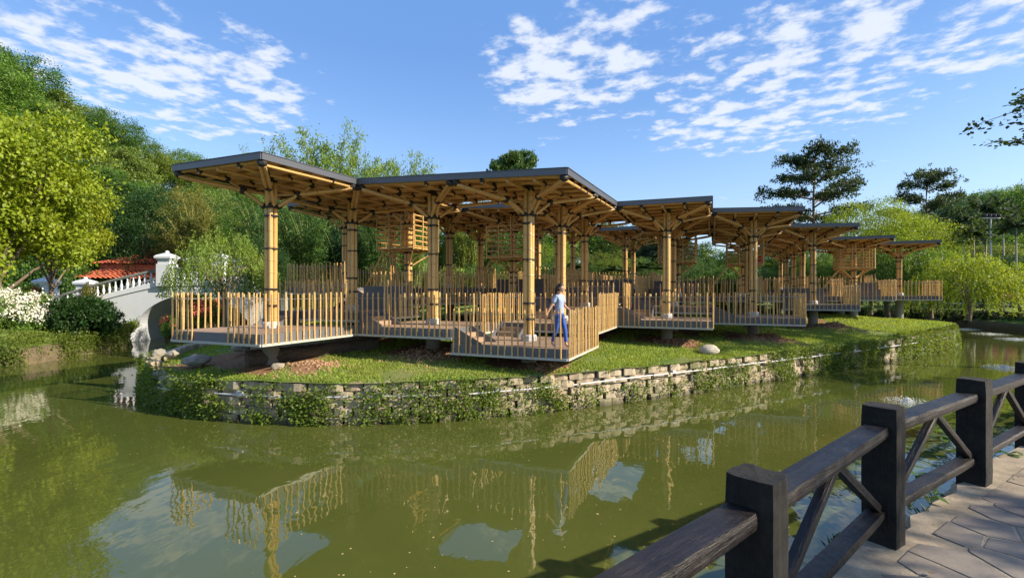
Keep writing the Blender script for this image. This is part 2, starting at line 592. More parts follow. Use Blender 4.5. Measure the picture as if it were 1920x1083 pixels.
def m_water():
    m, T = mat('pond_water')
    p = geop(T)
    a1 = T.n('ShaderNodeMapping', {0: p, 'Rotation': (0, 0, R(20)), 'Scale': (1.0, 0.55, 1)}).outputs[0]
    w1 = T.noise(a1, 2.6, 2, 0.45, 0.4)
    w2 = T.noise(a1, 8.5, 3, 0.5, 0.2)
    far = T.noise(p, 0.12, 2, 0.5)
    sp = T.n('ShaderNodeSeparateXYZ', {0: p})
    rip = T.mr(T.m('ADD', T.m('MULTIPLY', sp.outputs[0], 0.8), sp.outputs[1]), 24, 42, 0.12, 1.0)
    lft = T.mr(sp.outputs[0], -9, -20, 0.0, 0.8)
    amt = T.m('ADD', T.m('MULTIPLY', T.m('ADD', rip, lft), T.mr(far, 0.4, 0.65, 0.3, 1.0)), 0.05)
    h = T.m('ADD', w1, T.m('MULTIPLY', w2, T.m('MULTIPLY', amt, 0.7)))
    bn = T.n('ShaderNodeBump', {'Height': h, 'Strength': 1.0, 'Distance': 0.0045}).outputs[0]
    mur = T.noise(p, 0.22, 4, 0.6, 0.5)
    c = T.mix(T.mr(mur, 0.3, 0.7), (0.056, 0.070, 0.014), (0.080, 0.092, 0.020))
    out(T, bsdf(T, c, 0.015, bn, IOR=1.56, Specular_IOR_Level=0.5))
    return m


M_GROUND = m_ground()
M_WATER = m_water()


def outer_h(x, y):
    P = np.stack([x, y], 1)
    d, _ = seg_dist(P, POND)
    h = 0.75 + 0.5 * sm(d, 0, 1.5) + 0.03 * np.clip(d, 0, 30) + 0.05 * wob(x, y, 0.9)
    # wooded hill on the left, a lower one far right
    h = h + 25 * np.exp(-(((x + 84) / 34) ** 2 + ((y - 76) / 46) ** 2)) * sm(d, 6, 26)
    h = h + 12 * np.exp(-(((x + 25) / 60) ** 2 + ((y - 150) / 40) ** 2))
    h = h + 20 * np.exp(-(((x - 125) / 50) ** 2 + ((y - 120) / 40) ** 2))
    # walkway level on the near right bank
    near = sm(x * 0.53 - y * 0.85, -2.5, -0.55)
    return h * (1 - near) + 1.40 * near


gnd = sheet('ground', POND, -150, 190, -45, 240, 1.0, outer_h, False, M_GROUND)
isl = sheet('island_ground', ISLAND, -18, 29, 10.8, 67, 0.2, island_h, True, M_GROUND, soil=soil_mask)
far_b = B().box(-1500, 1500, -1200, 2500, -3.2, -3.0)
far_b.obj('far_ground', M_GROUND, kind='structure')
# shore skirts that reach down below the water
def skirt(name, line, z0, z1, m, closed=False, out_=0.0):
    V, F = [], []
    for x, y in line: V += [(x, y, z0), (x, y, z1)]
    n = len(line)
    for i in range(n if closed else n - 1):
        j = (i + 1) % n
        F.append((2 * i, 2 * j, 2 * j + 1, 2 * i + 1))
    o = bpy.data.objects.new(name, mk_mesh(name, V, F, m))
    link(o); tag(o, kind='structure')
    return o


M_MUD = m_simple('bank_earth', (0.13, 0.10, 0.055), 0.95, 0.4, 5, 0.7, 0.08)
# an uneven earth bank round the outer shore
V, F = [], []
pts = []
for i in range(len(POND)):
    a, b = np.array(POND[i]), np.array(POND[(i + 1) % len(POND)])
    n = max(1, int(np.hypot(*(b - a)) / 0.6))
    for k in range(n): pts.append(a + (b - a) * k / n)
pts = np.array(pts); nn = len(pts)
tang = np.roll(pts, -1, 0) - np.roll(pts, 1, 0); tang /= np.hypot(*tang.T)[:, None]
nor = np.stack([tang[:, 1], -tang[:, 0]], 1)
tst = pts + nor * 0.2
sgn = np.where(inside(tst, POND), 1, -1)[:, None]
nor = nor * sgn                                    # into the pond
rows = [(-0.02, None), (0.12, 0.66), (0.28, 0.35), (0.38, 0.02), (0.6, -1.2)]
hh = outer_h(pts[:, 0], pts[:, 1])
for o_, z_ in rows:
    q = pts + nor * (o_ + 0.07 * wob(pts[:, 0], pts[:, 1], 2.1)[:, None] * (z_ is not None))
    zz = hh if z_ is None else np.minimum(hh - 0.02, z_ + 0.06 * wob(pts[:, 1], pts[:, 0], 3))
    V += [(q[i, 0], q[i, 1], zz[i]) for i in range(nn)]
for r in range(len(rows) - 1):
    for i in range(nn):
        j = (i + 1) % nn
        F.append((r * nn + i, r * nn + j, (r + 1) * nn + j, (r + 1) * nn + i))
o = bpy.data.objects.new('shore_bank', mk_mesh('shore_bank', V, F, M_MUD, smooth=True)); link(o); tag(o, kind='structure')

wv = [(-90, -60, 0), (120, -60, 0), (120, 130, 0), (-90, 130, 0)]
o = bpy.data.objects.new('water', mk_mesh('water', wv, [(0, 1, 2, 3)], M_WATER)); link(o); tag(o, kind='structure')

# ------------------------------------------------------------ the bamboo pavilion
rg = random.Random(11)
PAV = empty('bamboo_pavilion', (0, 16, 1.1))
tag(PAV, 'long bamboo pavilion of tree-like columns, stepped railed decks and flat canopies on the island', 'pavilion')
pole_p, band_p, strut_p, purl_p, joint_p, fascia_p, bal_p, lash_p = [], [], [], [], [], [], [], []

GROUPS = [
    ([(0, 0), (0, 1), (1, 1), (2, 1), (2, 2), (2, 3), (3, 3), (3, 4), (3, 5), (4, 4), (4, 5)],
     {(0, 0): 3.50, (1, 0): 3.46, (0, 1): 3.5, (1, 1): 3.55, (2, 1): 3.38, (3, 1): 3.20, (1, 2): 3.5, (2, 2): 3.45, (3, 2): 3.36, (3, 3): 3.53, (4, 3): 3.48, (4, 4): 3.6, (5, 4): 3.43}, 3.45),
    ([(-1, 2), (0, 2), (0, 3), (1, 3), (-1, 3), (0, 4), (1, 4)], {(2, 3): 3.75, (2, 4): 3.75}, 3.92),
    ([(1, 6), (1, 5)], {}, 4.3), ([(2, 6), (2, 7)], {}, 3.95),
    ([(4, 6), (5, 6), (4, 7), (5, 7), (5, 8), (5, 9), (5, 10)], {(4, 6): 3.84, (5, 6): 3.66, (6, 6): 3.5}, 3.58),
    ([(6, 8), (6, 9)], {(7, 8): 3.50}, 3.52), ([(7, 9)], {}, 3.42)]


def band_lib():
    b = B()
    b.tube([(0, 0, -.5), (0, 0, .5)], [1, 1], 8, 0)
    lib('band', b)
    b = B(); b.lathe([(.5, -.9), (.9, -.5), (1, 0), (.9, .5), (.5, .9)], 8); lib('joint', b)


band_lib()
ROOF_Z = {}


def roof_h(gi, i, j):
    cells, hh, d = GROUPS[gi]
    return EYE + hh.get((i, j), d)


for gi, (cells, hh_, dflt) in enumerate(GROUPS):
    cs = set(cells)
    for (i, j) in cells:
        zc_ = {k: roof_h(gi, i + k[0], j + k[1]) for k in ((0, 0), (1, 0), (0, 1), (1, 1))}

        def zr(s, t):
            return (zc_[0, 0] * (1 - s) * (1 - t) + zc_[1, 0] * s * (1 - t) + zc_[0, 1] * (1 - s) * t + zc_[1, 1] * s * t)
        b = B(); N = 6; o = 0
        for lay, dz in ((0, -0.004), (1, -0.10)):
            for a in range(N + 1):
                for c in range(N + 1):
                    s, t = a / N, c / N
                    b.V.append(tuple(P3(i + s, j + t, zr(s, t) + dz)))
        q = (N + 1) * (N + 1)
        for a in range(N):
            for c in range(N):
                v0 = a * (N + 1) + c
                b.F.append((v0, v0 + N + 1, v0 + N + 2, v0 + 1)); b.M.append(0); b.T.append(0)
                v0 += q
                b.F.append((v0, v0 + 1, v0 + N + 2, v0 + N + 1)); b.M.append(1); b.T.append(0)
        rp = b.obj('roof_panel', [M_ROOF, M_CEIL], PAV)
        # fascia boards on free edges
        for (di, dj, e0, e1) in ((0, -1, (0, 0), (1, 0)), (1, 0, (1, 0), (1, 1)), (0, 1, (1, 1), (0, 1)), (-1, 0, (0, 1), (0, 0))):
            if (i + di, j + dj) in cs: continue
            A = P3(i + e0[0], j + e0[1], 0); C = P3(i + e1[0], j + e1[1], 0)
            nrm = Vector(((C - A).y, -(C - A).x, 0)).normalized()
            dirv = (C - A).normalized()
            z0, z1 = zc_[e0], zc_[e1]
            fb = B()
            # flat face, 190 mm high, with a small dark capping lip
            for (zt, zb, th, mi, ov) in ((0.004, -0.165, 0.03, 0, 0.0), (0.018, 0.004, 0.05, 1, 0.02)):
                V = []
                for (p, z) in ((A - dirv * ov, z0), (C + dirv * ov, z1)):
                    for off in (0.0, th):
                        for zz in (zb, zt): V.append(tuple(p + nrm * off + Vector((0, 0, z + zz))))
                fb.add(V, [(0, 1, 5, 4), (2, 6, 7, 3), (1, 3, 7, 5), (0, 4, 6, 2), (0, 2, 3, 1), (4, 5, 7, 6)], mi)
            fb.obj('fascia_board', [M_FASC, M_ROOF], rp)
        # two crossing layers of bamboo beams under the ceiling
        for k, t in enumerate((0.035, 0.27, 0.5, 0.73, 0.965)):
            dup = 2 if t in (0.035, 0.965) else 1
            cut = rg.uniform(.35, .65)
            for (s0, s1) in ((0.02, cut + .03), (cut - .03, 0.98)):
                purl_p.append(bpole(P3(i + s0, j + t, zr(s0, t) - 0.155), P3(i + s1, j + t, zr(s1, t) - 0.15), 0.05, rg))
            purl_p.append(bpole(P3(i + t, j + 0.02, zr(t, 0) - 0.25), P3(i + t, j + 0.98, zr(t, 1) - 0.25), 0.045, rg))
            for s in (0.035, 0.27, 0.73, 0.965):
                if rg.random() < 0.8:
                    lash_p.append(('joint', Matrix.Translation(P3(i + s, j + t, zr(s, t) - 0.2)) @ Matrix.Diagonal((.075, .075, .10, 1))))
        # column: four poles on a plinth, branching into the roof
        c = P3(i + .5, j + .5, 0)
        lvl = DECKS.get((i, j))
        zb = LV[lvl] if lvl is not None else 1.9
        ztop = zr(.5, .5) - 0.2
        ea = (P3(1, 0, 0) - P3(0, 0, 0)).normalized(); eb = (P3(0, 1, 0) - P3(0, 0, 0)).normalized()
        for sa in (-1, 1):
            for sb in (-1, 1):
                q = c + ea * sa * .075 + eb * sb * .075
                lean = rg.uniform(-.01, .01)
                pole_p.append(bpole(q + Vector((0, 0, zb + .1)), q + ea * lean + Vector((0, 0, ztop)), 0.067 * rg.uniform(.93, 1.05), rg, 10, 0.42))
        ring = ztop - 0.78
        rotm = Matrix.Rotation(-TH, 4, 'Z')
        for zz, hgt in ((ring, .10), (ring - .27, .06), (zb + .66, .055), (zb + 1.14, .055), (ztop, .15), ((ring + zb + 1.1) / 2, .04)):
            if hgt == .04 and rg.random() < .5: continue
            band_p.append(('band', Matrix.Translation((c.x, c.y, zz)) @ rotm @ Matrix.Rotation(math.pi / 8, 4, 'Z') @ Matrix.Diagonal((.187, .187, hgt, 1))))
        for sa in (-1, 1):
            for sb in (-1, 1):
                D2 = (ea * sa + eb * sb); D2.normalize()
                half = SZ * math.sqrt(2) / 2
                s_, t_ = .5 + .5 * sa * .94, .5 + .5 * sb * .94
                endp = P3(i + s_, j + t_, zr(s_, t_) - 0.29)
                node = c + D2 * half * .30 + Vector((0, 0, ring + .42))
                root = c + D2 * .2 + Vector((0, 0, ring + .02))
                side = Vector((-D2.y, D2.x, 0))
                for w in (-.05, .05):
                    strut_p.append(bpole(node + side * w - Vector((0, 0, .01)), endp + side * w, 0.05, rg))
                    strut_p.append(bpole(root + side * w * 1.6, node + side * w, 0.047, rg))
                strut_p.append(bpole(c + D2 * .16 + Vector((0, 0, ring + .36)), node, 0.036, rg))
                q1 = P3(i + .5 + .5 * sa * .46, j + .5 + .5 * sb * .46, zr(.5, .5) - .27)
                strut_p.append(bpole(node, q1, 0.038, rg))
                joint_p.append(('joint', Matrix.Translation(node) @ Matrix.Diagonal((.12, .12, .105, 1))))
                joint_p.append(('joint', Matrix.Translation(root) @ Matrix.Diagonal((.10, .10, .085, 1))))
                joint_p.append(('joint', Matrix.Translation(endp + Vector((0, 0, .06))) @ Matrix.Diagonal((.125, .125, .10, 1))))
                joint_p.append(('joint', Matrix.Translation(q1) @ Matrix.Diagonal((.085, .085, .08, 1))))

# decks
LEVELS_GONE = {}


def deck_edge(i, j, side):
    """end points (in lattice units) of an edge, ordered so that the outward normal is to the right"""
    return {'front': ((i, j), (i + 1, j)), 'right': ((i + 1, j), (i + 1, j + 1)), 'back': ((i + 1, j + 1), (i, j + 1)), 'left': ((i, j + 1), (i, j))}[side]


NB = {'front': (0, -1), 'right': (1, 0), 'back': (0, 1), 'left': (-1, 0)}
bal_key = {}
rod_b = []
for (i, j), lv in DECKS.items():
    z = LV[lv]
    b = B()
    nb_ = 16
    for k in range(nb_):
        s0, s1 = k / nb_ + .0015, (k + 1) / nb_ - .0015
        V = [tuple(P3(i + s, j + t, zz)) for zz in (z - .03, z + rg.uniform(-.002, .002)) for (s, t) in ((0.004, s0), (.996, s0), (.996, s1), (0.004, s1))]
        b.add(V, [(0, 1, 5, 4), (1, 2, 6, 5), (2, 3, 7, 6), (3, 0, 4, 7), (4, 5, 6, 7), (3, 2, 1, 0)], 0, rg.random())
    dk = b.obj('deck_boards', [M_DECK], PAV); dk['kind'] = 'stuff'
    b = B()
    pr = [(P2(i + a, j + c)) for a, c in ((.012, .012), (.988, .012), (.988, .988), (.012, .988))]
    b.prism(pr, z - .28, z - .034)
    b.obj('deck_frame', [M_DFAS], PAV)
    for side, (di, dj) in NB.items():
        n_l = DECKS.get((i + di, j + dj))
        if n_l is not None and n_l >= lv: continue
        e0, e1 = deck_edge(i, j, side)
        A, C = P3(*e0, 0), P3(*e1, 0)
        d = (C - A); L = d.length; d.normalize(); nrm = Vector((d.y, -d.x, 0))
        fr = (Matrix((( d.x, nrm.x, 0, A.x), (d.y, nrm.y, 0, A.y), (0, 0, 1, 0), (0, 0, 0, 1))))
        B().box(0.003, L - .003, 0.0, 0.028, z - .235, z + .004, 0, 0, fr).obj('deck_fascia', [M_DFAS], PAV)
        B().box(-.02, L + .02, -.06, 0.062, z - .30, z - .237, 0, 0, fr).obj('deck_edge', [M_STRIP], PAV)
        one = (n_l is not None and n_l == lv - 1)
        t0 = 0.32 if one else 0.0
        gap = (0.0, t0)
        if one:
            # two steps down with a sloped stringer on either side
            sb_ = B()
            zl = LV[n_l]
            for k, (h0, d0) in enumerate(((0.14, .56), (0.28, .28))):
                sb_.box(.12, .98, 0.03, d0, zl + .14 * k + .006, zl + .14 * (k + 1), 0, 0, fr)
            sb_.obj('steps', [M_DECK], PAV)
            for xs in (.04, 1.0):
                st = B(); V = []
                for xx in (xs, xs + .04):
                    V += [fr @ Vector((xx, .035, zl - .27)), fr @ Vector((xx, .92, zl - .27)), fr @ Vector((xx, .92, zl + .05)), fr @ Vector((xx, .10, z + .06)), fr @ Vector((xx, .035, z + .06))]
                st.add([tuple(v) for v in V], [(4, 3, 2, 1, 0), (5, 6, 7, 8, 9), (0, 1, 6, 5), (1, 2, 7, 6), (2, 3, 8, 7), (3, 4, 9, 8), (4, 0, 5, 9)])
                st.obj('stringer', [M_DFAS], PAV)
        if (i, j) == (0, 0) and side == 'front': gap = (0.30, 0.66)
        if (i, j) in ((2, 2), (2, 3)) and side == 'front' and one: gap = (0.0, 0.35)
        nbal = 17
        ts = []
        for k in range(nbal):
            t = (k + .35 + rg.uniform(-.16, .16)) / nbal
            if gap[0] < t < gap[1]: continue
            ts.append(t)
        for t in ts:
            q = A + d * L * t + nrm * .052
            top = z + 1.03 + rg.uniform(-.035, .03)
            r = rg.uniform(.0205, .0265)
            q2 = q + d * rg.uniform(-.018, .018)
            bal_p.append(bpole(q + Vector((0, 0, z - .262)), q2 + Vector((0, 0, top)), r, rg, 6, 0.24))
        runs = [(0.0, gap[0]), (gap[1], 1.0)] if gap[1] > gap[0] else [(0.0, 1.0)]
        for r0, r1 in runs:
            if r1 - r0 < .05: continue
            m0, m1 = A + d * L * (r0 + .01) + nrm * .03, A + d * L * (r1 - .01) + nrm * .03
            g = B().tube([m0 + Vector((0, 0, z + .87)), m1 + Vector((0, 0, z + .87))], .008, 6)
            g.obj('rail_rod', [M_STEEL], PAV)
    # pier and plinth
    c = P3(i + .5, j + .5, 0)
    gz = float(island_h(np.array([c.x]), np.array([c.y]))[0])
    B().lathe([(.235, gz - .8), (.235, z - .281)], 18, c=(c.x, c.y, 0)).obj('pier', [M_CONC], PAV, smooth=False)
for (i, j) in set(c for g_ in GROUPS for c in g_[0]):
    c = P3(i + .5, j + .5, 0)
    lv = DECKS.get((i, j)); z = LV[lv] if lv is not None else 1.75
    b = B(); h = .19
    b.lathe([(.235, 0), (.24, .02), (.24, h - .03), (.215, h)], 8, c=(c.x, c.y, z + .001), rot=math.pi / 8 - TH)
    b.obj('plinth', [M_PLINTH], PAV)
    if lv is None:
        B().lathe([(.2, 0.2), (.2, z)], 14, c=(c.x, c.y, 0)).obj('pier', [M_CONC], PAV)

MB_ = [M_BAM, M_NODE]
emit(PAV, 'column_pole', pole_p, MB_, 140)
emit(PAV, 'band', band_p, [M_BLACK], 170)
emit(PAV, 'roof_strut', strut_p, [M_BAMR, M_NODE], 290)
emit(PAV, 'roof_beam', purl_p, [M_BAMR, M_NODE], 290)
emit(PAV, 'joint', joint_p, [M_BLACK], 290)
emit(PAV, 'beam_tie', lash_p, [M_BLACK], 240)
emit(PAV, 'baluster', bal_p, MB_, 298)

# hanging play cages: slatted boxes round some columns, on props
def cage(i, j, zb, zt, ladder=True):
    c = P3(i + .5, j + .5, 0)
    ea = (P3(1, 0, 0) - P3(0, 0, 0)).normalized(); eb = (P3(0, 1, 0) - P3(0, 0, 0)).normalized()
    h = .90
    fl = B()
    fr = Matrix(((ea.x, eb.x, 0, c.x), (ea.y, eb.y, 0, c.y), (0, 0, 1, 0), (0, 0, 0, 1)))
    fl.box(-h, h, -h, h, zb, zb + .05, 0, 0, fr)
    f = fl.obj('play_cage', [M_BAM], PAV)
    pcs, pst, prop = [], [], []
    for k in range(7):
        zz = zb + .1 + (zt - zb - .1) * k / 6
        for (a, bb) in (((-h, -h), (h, -h)), ((h, -h), (h, h)), ((h, h), (-h, h)), ((-h, h), (-h, -h))):
            pcs.append(bpole(fr @ Vector((a[0], a[1], zz)), fr @ Vector((bb[0], bb[1], zz)), .027, rg, 6, .5))
    for k in range(4):
        w = -h + 2 * h * k / 3
        for (x, y) in ((w, -h - .03), (w, h + .03), (-h - .03, w), (h + .03, w)):
            pst.append(bpole(fr @ Vector((x, y, zb - .04)), fr @ Vector((x, y, zt + .04)), .026, rg, 6, .3))
    for sa in (-1, 1):
        for sb in (-1, 1):
            prop.append(bpole(fr @ Vector((sa * .13, sb * .13, zb - .62)), fr @ Vector((sa * h * .85, sb * h * .85, zb - .03)), .034, rg, 6))
            prop.append(bpole(fr @ Vector((sa * .13, 0, zb - .5)), fr @ Vector((sa * h * .9, 0, zb - .03)), .03, rg, 6))
            prop.append(bpole(fr @ Vector((-h * .95, sa * h * .6, zb - .04)), fr @ Vector((h * .95, sa * h * .6, zb - .04)), .035, rg, 6))
    emit(f, 'cage_slat', pcs, MB_)
    emit(f, 'cage_post', pst, MB_)
    tie = []
    for k in range(7):
        zz = zb + .1 + (zt - zb - .1) * k / 6
        for q in range(4):
            w = -h + 2 * h * q / 3
            for (x, y) in ((w, -h - .015), (w, h + .015), (-h - .015, w), (h + .015, w)):
                tie.append(('joint', fr @ Matrix.Translation((x, y, zz)) @ Matrix.Diagonal((.036, .036, .034, 1))))
    emit(f, 'cage_tie', tie, [M_BLACK], 60)
    emit(f, 'cage_prop', prop, MB_)
    emit(f, 'cage_band', [('band', fr @ Matrix.Translation((0, 0, z_)) @ Matrix.Rotation(math.pi / 8, 4, 'Z') @ Matrix.Diagonal((.19, .19, .07, 1))) for z_ in (zb - .62, zb - .1, zb - .85)], [M_BLACK])
    if ladder:
        lp = []
        z0 = LV[DECKS[i, j]]
        for s in (-.22, .22):
            lp.append(bpole(fr @ Vector((-h - 1.2, s - .3, z0)), fr @ Vector((-h * .9, s - .3, zb + .05)), .035, rg, 6))
        for k in range(7):
            t = (k + .7) / 7.6
            lp.append(bpole(fr @ Vector((-h - 1.2 + 1.28 * t, -.55, z0 + (zb - z0) * t)), fr @ Vector((-h - 1.2 + 1.28 * t, -.05, z0 + (zb - z0) * t)), .024, rg, 6, .5))
        emit(f, 'ladder_pole', lp, [M_BAMR, M_NODE])
    return f


cage(0, 2, 4.95, 6.3)
cage(1, 3, 4.72, 6.15)
cage(3, 5, 4.75, 6.1, False)
cage(4, 6, 4.75, 6.05)
cage(6, 8, 4.72, 5.95)
# dark benches built on the decks
def bench(i, j, s, t, w, d, h):
    z = LV[DECKS[i, j]]
    b = B()
    for a, bb in ((s, t),):
        V = [tuple(P3(i + x, j + y, zz)) for zz in (z, z + h) for (x, y) in ((s, t), (s + w, t), (s + w, t + d), (s, t + d))]
        b.add(V, [(0, 1, 5, 4), (1, 2, 6, 5), (2, 3, 7, 6), (3, 0, 4, 7), (4, 5, 6, 7), (3, 2, 1, 0)])
        V = [tuple(P3(i + x, j + y, zz)) for zz in (z + h + .002, z + h + .45) for (x, y) in ((s, t + d - .03), (s + w, t + d - .03), (s + w, t + d), (s, t + d))]
        b.add(V, [(0, 1, 5, 4), (1, 2, 6, 5), (2, 3, 7, 6), (3, 0, 4, 7), (4, 5, 6, 7), (3, 2, 1, 0)])
    b.obj('bench', [M_BENCH], PAV)


bench(5, 6, .12, .7, .6, .22, .42)
bench(6, 8, .5, .6, .45, .22, .42)
bench(2, 4, .1, .6, .8, .2, .42)
bench(1, 3, .1, .65, .8, .2, .42)
bench(2, 3, .1, .62, .7, .2, .42)
bench(3, 5, .1, .65, .7, .2, .42)
bench(0, 1, .3, .74, .6, .2, .42)
# red seat pad seen through a cage
b = B(); c = P3(4.5, 6.5, 4.82)
b.box(.2, .85, -.35, .35, 0, .42, mat=Matrix.Translation(c) @ Matrix.Rotation(-TH, 4, 'Z'))
M_RED = m_simple('red_cloth', (0.55, 0.02, 0.03), 0.6, 0.1, 10, 0.1)
tag(b.obj('cushion', [M_RED]), 'red padded block inside the slatted cage near the middle of the pavilion', 'cushion')
# ------------------------------------------------------------ retaining wall of the island
def m_block():
    m, T = mat('split_faced_block')
    p = geop(T); r = rnd(T)
    n = T.noise(p, 7, 6, 0.65); n2 = T.noise(p, 40, 4, 0.6); n3 = T.noise(p, 1.3, 3, 0.5)
    c = T.ramp(r, [(0, (0.37, 0.305, 0.215)), (0.5, (0.44, 0.37, 0.265)), (1, (0.35, 0.265, 0.185))])
    c = T.mix(T.mr(n, 0.5, 0.75), c, (0.20, 0.165, 0.11))
    c = T.mix(T.m('MULTIPLY', T.mr(n3, 0.5, 0.66), 0.55), c, (0.13, 0.15, 0.055))
    sp = T.n('ShaderNodeSeparateXYZ', {0: p})
    damp = T.mr(T.m('ADD', sp.outputs[2], T.m('MULTIPLY', n, 0.15)), 0.12, 0.26, 0.75, 0.0)
    c = T.mix(damp, c, (0.055, 0.05, 0.028))
    out(T, bsdf(T, c, 0.92, bump(T, T.m('ADD', n, T.m('MULTIPLY', n2, .5)), 0.5, 0.015)))
    return m


M_BLOCK = m_block()
WL = np.array(WALL_LINE)
_sl = np.hypot(*np.diff(WL, axis=0).T); _cum = np.concatenate([[0], np.cumsum(_sl)])
# round the outline with a smoothed resampling
_ts = np.arange(0, _cum[-1], .15)
_rx, _ry = np.interp(_ts, _cum, WL[:, 0]), np.interp(_ts, _cum, WL[:, 1])
k_ = np.ones(9) / 9
_sx = np.convolve(np.pad(_rx, 4, 'edge'), k_, 'valid'); _sy = np.convolve(np.pad(_ry, 4, 'edge'), k_, 'valid')
def wall_at(s, off=0.0):
    """point on the wall line at length s; off is outward, toward the water"""
    x, y = np.interp(s, _ts, _sx), np.interp(s, _ts, _sy)
    x2, y2 = np.interp(s + .2, _ts, _sx), np.interp(s + .2, _ts, _sy)
    x1, y1 = np.interp(s - .2, _ts, _sx), np.interp(s - .2, _ts, _sy)
    d = np.array([x2 - x1, y2 - y1]); d /= np.hypot(*d)
    n = np.array([d[1], -d[0]])
    return np.array([x, y]) + n * off, d, n


WALL = empty('retaining_wall', (0, 12.2, 0))
tag(WALL, 'low wall of staggered split-faced blocks round the grassy island, overgrown with creepers', 'wall')
for v in range(5):
    r_ = random.Random(40 + v); b = B()
    # a trapezoid block with a rough split front: local x along, -y outward
    w, d, h = .205, .15, .185
    fr = [(-w, -d + r_.uniform(-.012, .012)), (-w * .35, -d - .025 + r_.uniform(-.02, .02)), (w * .35, -d - .025 + r_.uniform(-.02, .02)), (w, -d + r_.uniform(-.012, .012))]
    back = [(w * .8, d), (-w * .8, d)]
    lo = fr + back
    V = [(x, y, 0) for x, y in lo] + [(x * .985, y + (.012 if k < 4 else 0), h) for k, (x, y) in enumerate(lo)]
    b.add(V, [(5, 4, 3, 2, 1, 0), (6, 7, 8, 9, 10, 11)] + [(k, (k + 1) % 6, 6 + (k + 1) % 6, 6 + k) for k in range(6)])
    lib('block%d' % v, b)
rg = random.Random(5)
blocks = []
LEN = _ts[-1] - .3
x_of = lambda s: float(np.interp(s, _ts, _sx))
for course in range(-1, 5):
    s = .1 + (.225 if course % 2 else 0)
    while s < LEN:
        X = x_of(s)
        y_ = float(np.interp(s, _ts, _sy))
        top_missing = (course == 4 and (X < -7.4 and X > -11.5 and y_ < 16))
        if not top_missing:
            off = -.14 - .035 * course + (.05 if (course == 4) else 0) + rg.uniform(-.022, .022) + (.045 if int(round(s / .226)) % 4 < 2 else -.03)
            p, d, n = wall_at(s, off)
            ang = math.atan2(d[1], d[0]) + rg.uniform(-.06, .06)
            sc = 1.0 if y_ < 30 else 1.0
            mw = Matrix.Translation((p[0], p[1], -.02 + course * .2 + rg.uniform(-.006, .006))) @ Matrix.Rotation(ang, 4, 'Z') @ Matrix.Diagonal((sc, 1, 1, 1))
            blocks.append(('block%d' % rg.randrange(5), mw))
        s += .452
# course under the two lowest is almost always hidden in the water: keep those that rise above it
emit(WALL, 'block', blocks, [M_BLOCK], 300)

# conduit pinned to the wall
M_PVC = m_simple('grey_conduit', (0.50, 0.50, 0.50), 0.5, 0.08, 8, 0.03, 0.001)
CD = empty('conduit', (0, 12.0, .66))
tag(CD, 'pale grey conduit pipe run in straight lengths along the island block wall', 'pipe')
s = 5.0
zc_fun = lambda s: .66 + (.06 if x_of(s) > 3 else 0) + (-.16 * float(sm(np.array([-x_of(s)]), 7.2, 9.0)[0]))
while s < LEN - 4:
    L = rg.uniform(2.2, 2.9)
    (p, _, _), (q, _, _) = wall_at(s, .10), wall_at(s + L, .10)
    mid, dm, nm = wall_at(s + L / 2, .10)
    za, zb = zc_fun(s) + rg.uniform(-.015, .015), zc_fun(s + L) + rg.uniform(-.015, .015)
    B().tube([(p[0], p[1], za), (mid[0] * .3 + (p[0] + q[0]) * .35, mid[1] * .3 + (p[1] + q[1]) * .35, (za + zb) / 2), (q[0], q[1], zb)], .021, 8).obj('pipe_length', [M_PVC], CD)
    if rg.random() < .8:
        f = rg.uniform(.2, .5)
        c = p * (1 - f) + q * f
        ang = math.atan2(q[1] - p[1], q[0] - p[0])
        B().box(-.07, .07, -.03, .04, 0, .075, mat=Matrix.Translation((c[0], c[1], za + (zb - za) * f + .018)) @ Matrix.Rotation(ang, 4, 'Z')).obj('junction_box', [M_PVC], CD)
    s += L + (rg.choice([.9, .75, .35]) if x_of(s) < 1 else rg.choice([.03, .03, .25]))


# ------------------------------------------------------------ leaves as numpy quads
def unit(v): return v / np.maximum(np.linalg.norm(v, axis=1, keepdims=True), 1e-9)


def leaf_quads(P, D, L, Wd, r, Nn=None):
    n = len(P)
    D = unit(D); S = unit(np.cross(D, r.normal(size=(n, 3)) if Nn is None else Nn))
    L = np.broadcast_to(L, (n,))[:, None]; Wd = np.broadcast_to(Wd, (n,))[:, None]
    V = np.empty((n, 4, 3))
    V[:, 0] = P; V[:, 1] = P + D * L * .45 + S * Wd; V[:, 2] = P + D * L; V[:, 3] = P + D * L * .45 - S * Wd
    return V


def leaf_mesh(name, Vs, tint, m=None):
    n = len(Vs)
    return mk_mesh(name, Vs.reshape(-1, 3), np.arange(4 * n).reshape(n, 4), m or M_LEAF, tint=tint)


